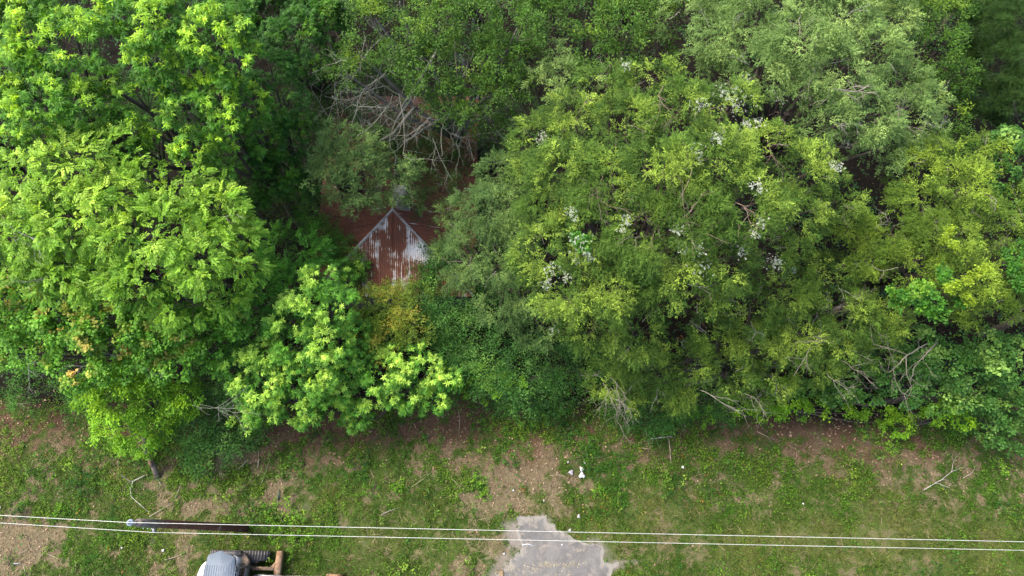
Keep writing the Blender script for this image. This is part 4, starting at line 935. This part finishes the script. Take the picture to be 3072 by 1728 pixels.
hc = MB(); hc.tube([(1.2, .0, 1.45), (1.75, 0, 2.00)], .05, 10, (.75, .76, .77)); hc.tube([(2.0, 0, 2.04), (2.6, 0, 2.08)], .055, 10, (.80, .81, .82)); hc.tube([(2.6, 0, 2.08), (3.02, 0, 1.98)], .025, 10, (.7, .7, .7)); hc.build('boom_cylinder', WP, exc, True)
for s in (-1, 1):
    hs_ = MB(); hs_.tube([(1.15, .06+s*.15, 1.2), (1.5, .06+s*.15, 1.72), (2.0, .06+s*.15, 2.0), (3.2, s*.115, 1.98), (3.5, s*.10, 1.75)], .016, 6, (.03, .03, .03)); hs_.build('hose', BP, exc, True)
bk = MB(); bk.sideprism([(3.52, .60), (3.87, .62), (3.98, .40), (3.90, .16), (3.62, .05), (3.37, .10), (3.44, .20), (3.68, .22), (3.76, .40), (3.54, .46)][::-1], -.21, .21, (.28, .14, .07)); bk.build('bucket', RU, exc)
for k in range(4):
    th_ = MB(); th_.box((3.34, -.165+k*.11, .10), (.14, .05, .03), col=(.35, .22, .12)); th_.build('bucket_tooth', RU, exc)

# ------------------------------------------------------------------ plants of the clearing, one by one
def weed(name, label, cat, u, v, r, sp, z=None, h=.5, n=None, group=None):
    S = SP[sp]; rm = r*m_per_px(u, v, 0); x, y = at(u, v+ (h*14), 0) ; x = float(x); y = float(y)
    g = float(gz(np.array([x]), np.array([y]))[0]); root = empty(name, (x, y, g), label, cat, group)
    n = n or int(rm*rm*110+18); e = rdir(n); e[:, 2] = abs(e[:, 2]); pos = e*rng.uniform(.35, 1.0, (n, 1))**.7*np.array([rm, rm, h])+np.array([0, 0, .06])
    pos[:, :2] *= (1+.35*np.sin(np.arctan2(e[:, 1], e[:, 0])*3+rng.uniform(0, 6)))[:, None]
    R = frames(e*[1, 1, .4]+rng.normal(0, .3, (n, 3)), np.tile([0, 0, 1.0], (n, 1))+rng.normal(0, .3, (n, 3)))
    t = rng.beta(2, 2, n)[:, None]; c0, c1, tp = (np.array(S[k]) for k in ('c0', 'c1', 'tip')); col = c0*(1-t)+c1*t
    yy = (rng.uniform(0, 1, n) < S['y']*.7*(e[:, 2] > .4))[:, None]; col = np.where(yy, tp, col)
    V, F, C = place(TPL[S['t']], pos, R, S['s']*rng.uniform(.6, .95, n), col)
    link('foliage', mesh_np('foliage', V, F, WEED, C), root)
    mb = MB()
    for k in range(5):
        a = rng.uniform(0, 6.28); q = rng.uniform(.3, .8); mb.tube([(0, 0, -.05), (math.cos(a)*rm*q*.4, math.sin(a)*rm*q*.4, h*.5), (math.cos(a)*rm*q, math.sin(a)*rm*q, h*.85)], [.014, .01, .005], 5, (.16, .15, .08))
    mb.build('stem', TWIG, root)
    return root
SP['lime'] = dict(SP['round'] if 'round' in SP else SP['yelmap'], s=.16, c0=(.06,.16,.012), c1=(.12,.26,.02), tip=(.20,.34,.03), y=.5)
SP['dkgrn'] = dict(SP['yelmap'], s=.15, c0=(.014,.05,.010), c1=(.035,.11,.015), tip=(.06,.15,.02), y=.2)
SP['midgrn'] = dict(SP['yelmap'], s=.15, c0=(.030,.09,.010), c1=(.070,.17,.018), tip=(.12,.22,.02), y=.35)
for a in [
 ('bush', 'round dark green bush standing alone left of the curved fallen branch', 'bush', 255, 1440, 62, 'dkgrn', .8),
 ('bush', 'dark green bush at the left edge above the power lines', 'bush', 60, 1530, 40, 'dkgrn', .4),
 ('bush', 'wide bright green shrub patch between the wires right of the pole', 'bush', 870, 1580, 95, 'lime', .6),
 ('bush', 'bright green shrub just right of the pole foot, behind the upper wire', 'bush', 800, 1560, 45, 'midgrn', .5),
 ('bush', 'yellow-green bush alone at the wood edge above the dirt track', 'bush', 1585, 1250, 48, 'lime', .9),
 ('weed', 'lime green weed tuft in the middle of the left grass', 'weed', 1195, 1455, 25, 'lime', .35),
 ('weed', 'lime weed beside the left rim of the dirt track', 'weed', 1455, 1485, 24, 'lime', .35),
 ('weed', 'pair of lime weeds just above the one on the left rim of the dirt track', 'weed', 1435, 1435, 26, 'lime', .35),
 ('weed', 'bright green weed right of the white litter heap', 'weed', 1790, 1462, 24, 'lime', .4),
 ('weed_patch', 'dense dark green weed patch above the white litter heap', 'weed', 1765, 1370, 55, 'dkgrn', .4),
 ('weed_patch', 'bright green creeper strip descending right of the white litter heap', 'weed', 1850, 1400, 45, 'midgrn', .25),
 ('weed_patch', 'bright green creeper tongue under the creeper strip', 'weed', 1850, 1480, 40, 'midgrn', .2),
 ('weed', 'green sapling clump beside the snapped stump', 'weed', 475, 1350, 35, 'lime', .6),
 ('weed_patch', 'green weeds right of the shade at the bare brown strip', 'weed', 885, 1375, 36, 'midgrn', .4),
 ('weed_patch', 'dark green weeds in the middle of the left clearing', 'weed', 1085, 1385, 40, 'dkgrn', .35),
 ('weed_patch', 'low green weeds below the dark weeds of the left clearing', 'weed', 1110, 1460, 36, 'midgrn', .3),
 ('weed_patch', 'green weeds under the two lime sweetgum tips', 'weed', 985, 1310, 26, 'midgrn', .3),
 ('weed', 'small round dark weed on the brown strip under the sweetgums', 'weed', 948, 1290, 18, 'dkgrn', .3),
 ('weed_patch', 'leafy green weeds at the far right above the brown brush', 'weed', 2990, 1400, 35, 'lime', .3),
 ('weed_patch', 'lime weeds below the maple thicket', 'weed', 2665, 1340, 26, 'lime', .3),
 ('weed_patch', 'green weeds on the brush left of the maple thicket', 'weed', 2590, 1290, 40, 'midgrn', .35),
 ('weed_patch', 'yellow-green weeds at the lower left above the dirt', 'weed', 190, 1530, 24, 'lime', .25),
 ('weed', 'green weed beside the left dirt path', 'weed', 88, 1500, 18, 'midgrn', .3),
 ('weed_patch', 'bright weeds at the wood edge under the dark vine thicket', 'weed', 1975, 1275, 40, 'lime', .35),
 ('weed_patch', 'green weeds just below the bare brown hollow of the left wood edge', 'weed', 300, 1330, 55, 'midgrn', .35),
 ('weed_patch', 'bright green weeds under the privet at the yellow sapling', 'weed', 1440, 1270, 36, 'midgrn', .4),
 ('weed_patch', 'dark green weeds right of the yellow-green bush', 'weed', 1690, 1290, 45, 'dkgrn', .35),
]: weed(*a[:3], a[3], a[4], a[5], a[6], h=a[7])

# ------------------------------------------------------------------ mass cover: weeds, grass, straw, leaf litter
def scatter_xy(n, box, fn):
    x = rng.uniform(box[0], box[1], n); y = rng.uniform(box[2], box[3], n)
    p = fn(x, y); k = rng.uniform(0, 1, n) < p; return x[k], y[k]
def cov_parts(x, y):
    u, v, br, lu, gr, wd = cover(x, y); sa = sand_mask(u, v, x, y)
    dr = in_poly(u, v, DRIVE); track = np.exp(-((u-1590)/110)**2-((v-1470)/90)**2)
    return u, v, br, lu, gr, wd, sa, dr, track
BOX = (-25, 25, -3.5, 10.5)
def v_of(x, y): return uv_of(x, y)[1]
def stuff(name, V, F, mat, C, label):
    o = link(name, mesh_np(name, V, F, mat, C)); tag(o, label, name.replace('_', ' '), kind='stuff'); return o
# broad-leaved weeds
def f(x, y):
    u, v, br, lu, gr, wd, sa, dr, tk = cov_parts(x, y); n = fbm(x*1.3, y*1.3, 21, 4)
    m = (v < 1500)*.22; return np.clip((.38+m+.9*lu-.62*br-.30*gr*(1-lu)-.2*tk)*np.clip((n-.34)*5, .04, 1.3), 0, 1)*(~dr)*(1-sa)*(1-.75*wd)
x, y = scatter_xy(105000, BOX, f); n = len(x)
u, v, br, lu, gr, wd, sa, dr, tk = cov_parts(x, y)
hue = fbm(x*.9, y*.9, 51, 4)[:, None]; h2 = fbm(x*3, y*3, 52, 2)[:, None]
col = np.array([.030, .085, .010])*(1-h2)+np.array([.095, .165, .018])*h2
col = col*(1-np.clip((hue-.5)*4, 0, 1))+np.array([.10, .15, .018])*np.clip((hue-.5)*4, 0, 1)
dk = np.clip((.45-hue)*6, 0, 1); col = col*(1-dk)+np.array([.020, .070, .012])*dk
sprk = rng.uniform(0, 1, n) < .010; col[sprk] = (.22, .22, .04); sprk = rng.uniform(0, 1, n) < .006; col[sprk] = (.28, .10, .04)
pos = np.c_[x, y, gz(x, y)+rng.uniform(.03, .22, n)]
R = frames(rdir(n)*[1, 1, .3], np.tile([0, 0, 1.0], (n, 1))+rng.normal(0, .3, (n, 3)))
V, F, C = place([t_clump(4, .55, .62, .6) for _ in range(4)], pos, R, rng.uniform(.07, .15, n), col*[1.0, 1.12, .75], .25); print('weeds', len(F))
stuff('weeds', V, F, WEED, C, 'low mixed weeds covering the clearing')
# taller leafy clumps
def f(x, y):
    u, v, br, lu, gr, wd, sa, dr, tk = cov_parts(x, y); n = fbm(x*1.0, y*1.0, 121, 4)
    return np.clip((n-.54)*9+lu*.35-.25, 0, 1)*(~dr)*(1-sa)*(1-.5*gr)*(1-.7*wd)*(1-.7*tk)
x, y = scatter_xy(16000, BOX, f); n = len(x)
h2 = fbm(x*.8, y*.8, 152, 3)[:, None]; t = np.clip((h2-.3)*2.2, 0, 1)
col = (np.array([.030, .095, .014])*(1-t)+np.array([.120, .190, .022])*t)*rng.uniform(.6, 1.35, (n, 1))
R = frames(rdir(n)*[1, 1, .3], np.tile([0, 0, 1.0], (n, 1))+rng.normal(0, .3, (n, 3)))
V, F, C = place([t_clump(5, .55, .62, .6) for _ in range(4)], np.c_[x, y, gz(x, y)+rng.uniform(.08, .38, n)], R, rng.uniform(.12, .22, n), col, .2)
stuff('leafy_weeds', V, F, WEED, C, 'knee-high leafy weed clumps standing out of the ground cover')
# grass
def f(x, y):
    u, v, br, lu, gr, wd, sa, dr, tk = cov_parts(x, y); n = fbm(x*1.1, y*1.1, 23, 4)
    return np.clip((.45+.55*gr-.5*br)*np.clip((n-.30)*5, .15, 1.2), 0, 1)*(~dr)*(1-sa)*(1-wd)
x, y = scatter_xy(110000, BOX, f); n = len(x)
hue = fbm(x*.7, y*.7, 61, 5)[:, None]; h2 = rng.uniform(0, 1, (n, 1))
g1 = np.array([.055, .092, .016]); g2 = np.array([.155, .150, .060]); g3 = np.array([.045, .105, .012])
w_ = np.clip((hue-.42)*4, 0, 1); col = g1*(1-w_)+g2*w_*.85+g3*0; w2 = np.clip((.44-hue)*5, 0, 1); col = col*(1-w2)+g3*w2; col = col*(.7+.6*h2)
pos = np.c_[x, y, gz(x, y)]; R = frames(rdir(n)*[1, 1, .05], np.tile([0, 0, 1.0], (n, 1))+rng.normal(0, .12, (n, 3)))
V, F, C = place([t_grass(6) for _ in range(4)], pos, R, rng.uniform(.09, .20, n), col*[.72, .84, .46], .35); print('grass', len(F))
stuff('grass', V, F, WEED, C, 'short olive green grass with dry blades')
# dry straw and twigs
def f(x, y):
    u, v, br, lu, gr, wd, sa, dr, tk = cov_parts(x, y); n = fbm(x*1.7, y*1.7, 29, 3)
    return np.clip((.16+.8*br+.6*tk-.3*lu+.1*gr)*np.clip((n-.3)*4, .1, 1.1), 0, 1)*(~dr)*(1-sa*.6)*(1-.6*wd)
x, y = scatter_xy(95000, BOX, f); n = len(x)
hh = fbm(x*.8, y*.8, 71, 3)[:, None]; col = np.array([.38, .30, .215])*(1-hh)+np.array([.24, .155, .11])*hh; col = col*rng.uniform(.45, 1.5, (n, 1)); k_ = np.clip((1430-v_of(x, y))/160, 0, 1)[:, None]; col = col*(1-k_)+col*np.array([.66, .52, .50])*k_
R = frames(rdir(n)*[1, 1, .08], np.tile([0, 0, 1.0], (n, 1))+rng.normal(0, .2, (n, 3)))
tv = np.array([[0, -.014, 0], [1, -.008, .0], [1, .008, 0], [0, .014, 0]]); tv2 = np.array([[0, -.02, 0], [.5, .06, .02], [1, .0, 0], [.5, .10, .03]])
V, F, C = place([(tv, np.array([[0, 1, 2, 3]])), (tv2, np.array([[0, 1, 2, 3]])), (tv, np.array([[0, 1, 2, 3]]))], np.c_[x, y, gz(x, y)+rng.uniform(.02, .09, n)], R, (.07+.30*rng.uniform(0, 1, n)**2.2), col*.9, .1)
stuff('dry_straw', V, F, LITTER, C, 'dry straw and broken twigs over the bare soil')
# fallen leaves
def f(x, y):
    u, v, br, lu, gr, wd, sa, dr, tk = cov_parts(x, y)
    return np.clip(.10+.7*br+.5*wd-.4*gr, 0, 1)*(~dr)*(1-sa)
x, y = scatter_xy(60000, (-25, 25, -2, 26), f); n = len(x)
col = np.array([.20, .135, .10])*rng.uniform(.35, 1.8, (n, 1))*np.array([1, 1, 1]); pk = rng.uniform(0, 1, n) < .10; col[pk] = (.36, .27, .20); col *= np.where(y > 6, .16, 1)[:, None]  # leaves inside the wood darkened to stand in for shade
R = frames(rdir(n)*[1, 1, .3], np.tile([0, 0, 1.0], (n, 1))+rng.normal(0, .4, (n, 3)))
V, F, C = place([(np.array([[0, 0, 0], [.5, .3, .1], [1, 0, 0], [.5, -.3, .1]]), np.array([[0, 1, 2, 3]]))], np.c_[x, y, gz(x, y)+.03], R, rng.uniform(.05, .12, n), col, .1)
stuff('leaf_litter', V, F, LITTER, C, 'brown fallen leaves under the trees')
# undergrowth on the forest floor
def f(x, y):
    n = fbm(x*.6, y*.6, 81, 3); inside = (abs(x-RX) < RUN-.1) & (abs(y-(AY+RIDGE/2)) < RUN+RIDGE/2-.1)
    u, v = uv_of(x, y); return np.clip((n-.30)*5, .25, 1)*(~inside)*(v < 1190)
x, y = scatter_xy(12000, (-27, 27, 3, 30), f); n = len(x)
col = np.array([.016, .055, .010])*rng.uniform(.5, 1.8, (n, 1))
R = frames(rdir(n)*[1, 1, .3], np.tile([0, 0, 1.0], (n, 1))+rng.normal(0, .3, (n, 3)))
V, F, C = place([t_clump(5, .55, .6, .6) for _ in range(4)], np.c_[x, y, gz(x, y)+rng.uniform(.1, .9, n)], R, rng.uniform(.18, .32, n), col, .2)
stuff('undergrowth', V, F, LEAF, C, 'shaded leafy undergrowth below the trees')
# pale stones and leaf scraps on the driveway
x, y = [], []
for (u0, v0, su, sv, m) in [(1600,1703,30,8,40),(1650,1698,30,6,55),(1700,1693,26,6,50),(1740,1692,20,7,18),(1530,1705,18,12,60),(1560,1728,30,8,20),(1680,1722,40,8,25),(1640,1690,10,6,18),(1500,1715,12,10,16),(1760,1640,60,40,14)]:
    uu = rng.normal(u0, su*.6, m); vv = rng.normal(v0, sv*.6, m); a, b = at(uu, vv); x += list(a); y += list(b)
x = np.array(x); y = np.array(y); n = len(x); col = np.tile([.36, .325, .245], (n, 1))*rng.uniform(.6, 1.2, (n, 1))
ov = np.array([[1, 0, 0], [0, 1, 0], [-1, 0, 0], [0, -1, 0], [0, 0, .5]])*.5; of = np.array([[0, 1, 4], [1, 2, 4], [2, 3, 4], [3, 0, 4]])
tvs = []
for k in range(3):
    q = ov*np.array([1, R_.uniform(.6, 1), 1]); tvs.append((q[[0, 1, 4, 1, 2, 4, 2, 3, 4, 3, 0, 4]], np.arange(12).reshape(-1, 3)))
R = frames(rdir(n)*[1, 1, .0], np.tile([0, 0, 1.0], (n, 1)), .02)
V, F, C = place(tvs, np.c_[x, y, gz(x, y)+.016], R, rng.uniform(.022, .06, n), col, .05)
stuff('gravel_scraps', V, F, LITTER, C, 'scattered cream stones and scraps on the driveway')

# ------------------------------------------------------------------ sticks, stump, litter, one by one
def stick(name, label, pts, r, col, z=.06, side=0, cat='branch', group=None):
    x0, y0 = (float(q) for q in at(*pts[0])); root_z = float(gz(np.array([x0]), np.array([y0]))[0])
    mb = MB(); q = []
    for i, p in enumerate(pts):
        x, y = (float(t) for t in at(p[0], p[1])); q.append((x-x0, y-y0, float(gz(np.array([x]), np.array([y]))[0])-root_z+z+(p[2] if len(p) > 2 else .02*math.sin(i*2.1))))
    mb.tube(q, np.linspace(r, r*.5, len(q))*.66, 7, col)
    for k in range(side):
        i = 1+k % (len(q)-1); d = np.array(q[i])-np.array(q[i-1]); d = d/np.linalg.norm(d)+np.array([rng.normal(0, .6), rng.normal(0, .6), .15])
        branchlines(mb, q[i], d, .5, r*.3, 1, .1, col, .25, 2)
    o = mb.build(name, TWIG, None, True, (x0, y0, root_z)); return tag(o, label, cat, GROUPS.get(name))
PAL = (.38, .32, .24); BRN = (.30, .21, .15); GRY = (.46, .44, .40)
stick('fallen_branch', 'long curved pale branch lying above the pole top', [(440,1427),(405,1445),(396,1470),(398,1490),(420,1510),(450,1537)], .035, (.52,.50,.43), .08, 1)
stick('stick', 'straight tan stick reaching from the curved branch toward the upper right', [(452,1550),(490,1528),(525,1508)], .028, PAL, .08)
stick('stick', 'tan stick rising at an angle above the long tan stick', [(528,1495),(542,1465),(550,1445)], .026, PAL)
stick('stick', 'thin stick left of the excavator canopy', [(495,1680),(525,1672),(558,1660)], .024, PAL)
stick('stick', 'bent grey stick in the lower left grass', [(145,1661),(170,1672),(195,1680)], .02, PAL)
stick('stick', 'long pale diagonal stick at the lower left', [(120,1675),(145,1650),(172,1630)], .02, PAL)
stick('stick', 'brown stick on the lower left dirt running to the right', [(60,1662),(80,1652),(95,1635)], .018, PAL)
stick('plastic_strip', 'white plastic strip lying on the dirt at the left bottom', [(36,1691),(50,1691),(63,1690)], .028, (.75,.76,.78), .05, 0, 'litter')
stick('stick', 'upright pale stick at the left bottom edge', [(72,1695),(78,1715),(82,1728)], .018, PAL)
stick('stick', 'pale stick below the shrub patch left of the canopy', [(230,1685),(233,1702),(228,1718)], .018, PAL)
stick('fallen_branch', 'forked bare branch on the ground at the right', [(2768,1470),(2800,1450),(2820,1440),(2850,1415),(2852,1395)], .03, (.50,.46,.40), .08, 4)
stick('stick', 'long thin straight stick standing out right of the lush weeds', [(2005,1318),(2008,1345),(2012,1390)], .022, (.60,.50,.36))
stick('stick', 'short pale stick across the brown brush right of the litter', [(1925,1345),(1950,1348)], .03, PAL)
stick('stick', 'pale stick lying by the thin standing stick', [(1948,1318),(2010,1310),(2022,1315)], .03, (.52,.48,.42))
stick('stick', 'thin stick over the grass right of the pole wires', [(1145,1544),(1175,1530),(1200,1523)], .018, GRY)
stick('stick', 'grey stick beside the brown strip below the dark shrub', [(715,1408),(735,1390),(748,1375)], .022, GRY)
stick('stick', 'upright grey twig right of the grey stick below the dark shrub', [(772,1405),(777,1380),(775,1350)], .018, GRY)
stick('stick', 'green-grey long cane on the brown patch', [(785,1450),(800,1410),(815,1360)], .018, (.34,.36,.2))
stick('stick', 'tan stick crossing the grass left of the dirt track', [(1352,1432),(1370,1450),(1385,1462)], .018, PAL)
stick('stick', 'long thin cane leaning in the left clearing grass', [(1235,1462),(1270,1438),(1300,1412)], .014, (.40,.40,.22))
stick('stick', 'thin reddish cane at the wood edge above the clearing', [(1375,1230),(1380,1260),(1376,1310)], .016, (.40,.36,.24))
stick('stick', 'short stick on the driveway tip', [(1590,1575),(1598,1562),(1602,1553)], .022, (.42,.36,.30), .03)
stick('stick', 'pale stick on the dirt track below the litter heap', [(1755,1512),(1765,1522),(1770,1528)], .022, PAL)
stick('stick', 'stick lying on the dirt track left of the litter heap', [(1668,1420),(1685,1432)], .024, PAL)
stick('stick', 'pale stick at the left edge of the wood shadow', [(30,1210),(70,1213),(98,1208)], .02, (.5,.45,.32))
stick('stick', 'curved stick among the brush below the low olive cedar', [(2270,1295),(2300,1310),(2325,1320)], .02, PAL, .08, 2)
stick('stick', 'pale stick below the maple thicket on the brown brush', [(2885,1435),(2910,1420),(2925,1395)], .018, (.5,.42,.32))
# snapped stump leaning out of the box elder
sx, sy = (float(q) for q in at(472, 1432)); st0 = empty('snapped_stump', (sx, sy, 0), 'snapped grey-brown tree stem leaning out from under the yellow-green tree', 'stump')
mb = MB(); so = np.array([sx, sy, 0])
mb.tube([np.array(P(474,1436,.02))-so, np.array(P(462,1402,.45))-so, np.array(P(446,1372,.8))-so, np.array(P(434,1345,1.3))-so, np.array(P(432,1310,1.8))-so], [.10, .10, .085, .08, .07], 10, (.24, .19, .15)); mb.build('trunk', BARK, st0, True)
mb = MB(); mb.tube([np.array(P(455,1398,.62))-so, np.array(P(448,1384,.82))-so], [.07, .06], 8, (.34, .22, .14)); mb.build('bare_wood', TWIG, st0, True)
for k, (u, v) in enumerate([(480,1445),(484,1462),(478,1470)]):
    pass
stick('stick', 'pale bark strip lying under the snapped stem', [(478,1440),(486,1452),(480,1468)], .02, (.5,.46,.4))
# white litter
LW = tint_mat('white litter', .5, 0, .4, 12, .08)
def lump(name, label, u, v, r, col, mat=LW, h=.5, seed=0, elong=1.0, ang=0):
    x0, y0 = (float(q) for q in at(u, v)); g = float(gz(np.array([x0]), np.array([y0]))[0]); s = r*m_per_px(u, v, 0)
    nu, nv = 12, 7; V = []; q = np.random.default_rng(seed)
    ph = q.uniform(0, 6, 4)
    for i in range(nv):
        a = i*math.pi/2/(nv-1)
        for k in range(nu):
            b = k*2*math.pi/nu; w = 1+.25*math.sin(3*b+ph[0])+.15*math.sin(5*b+ph[1]+3*a)+q.normal(0, .05)
            X_, Y_ = math.cos(a)*math.cos(b)*s*w*elong, math.cos(a)*math.sin(b)*s*w
            V.append((X_*math.cos(ang)-Y_*math.sin(ang), X_*math.sin(ang)+Y_*math.cos(ang), math.sin(a)*s*h*w))
    F = [(i*nu+k, i*nu+(k+1) % nu, (i+1)*nu+(k+1) % nu, (i+1)*nu+k) for i in range(nv-1) for k in range(nu)]
    o = link(name, mesh_np(name, np.array(V), np.array(F), mat, np.tile(col, (len(V), 1)), False), None, (x0, y0, g+.06)); return tag(o, label, 'litter', GROUPS.get(name))
W_ = (.70, .70, .68)
lump('crumpled_bag', 'largest white crumpled bag of the litter heap by the lush weeds', 1745, 1427, 9, W_, h=.7, seed=1)
lump('crumpled_paper', 'white crumpled paper touching the top of the largest bag', 1744, 1408, 6.5, W_, h=.6, seed=2)
lump('crumpled_paper', 'small white scrap highest in the litter heap', 1754, 1388, 3.5, W_, seed=3)
lump('paper_scrap', 'small white scrap left of the litter heap near the straw', 1703, 1387, 3, W_, seed=4)
lump('grey_bag', 'grey translucent bag left of the white litter', 1713, 1418, 7, (.40, .38, .42), seed=5)
lump('paper_cup', 'white oval cup lying between the dirt track and the upper wire', 1736, 1550, 5.5, W_, h=.8, seed=6, elong=.8)
lump('paper_scrap', 'white scrap on the left side of the dirt track', 1540, 1471, 3, W_, seed=7)
lump('paper_scrap', 'yellowish scrap just above the driveway tip', 1631, 1502, 4, (.60, .55, .40), seed=8, elong=.6)
lump('paper_scrap', 'white scrap left of the driveway edge', 1512, 1661, 3, W_, seed=9)
lump('paper_scrap', 'white scrap in the grass left of the excavator', 492, 1651, 4, W_, seed=10)
lump('paper_scrap', 'small white scrap in the lower left grass under the wires', 369, 1643, 3, W_, seed=11)
lump('paper_scrap', 'white scrap at the left edge above the wires', 3, 1523, 4, W_, seed=12)
lump('paper_scrap', 'pale scrap on the upper wire line right of the driveway tip', 1709, 1590, 3.2, W_, seed=13, elong=1.5)
lump('paper_scrap', 'white scrap on the right of the grass strip under the low cedar', 2408, 1511, 2.6, W_, seed=14)
lump('paper_scrap', 'white scrap on the weeds below the thin standing stick', 2047, 1402, 4, (.7,.72,.66), seed=15)
lump('paper_scrap', 'tiny white scrap in the middle of the driveway', 1686, 1634, 2.4, W_, seed=16)
lump('orange_leaf_clump', 'small orange-brown dead leaf clump on the driveway left part', 1504, 1720, 8, (.26, .19, .12), LITTER, .2, 17)
stick('plastic_strip', 'blue-white plastic strip on the driveway below the wires', [(1566,1635),(1584,1632),(1603,1638)], .030, (.66, .70, .78), .035, 0, 'litter')
stick('plastic_pipe', 'dark blue-grey pipe scrap on the brown patch above the shrub patch', [(833,1500),(836,1482),(838,1470)], .05, (.10, .11, .14), .05, 0, 'litter')
print('tree tris', STAT['f'], 'total tris', sum(len(m.polygons) for m in bpy.data.meshes))
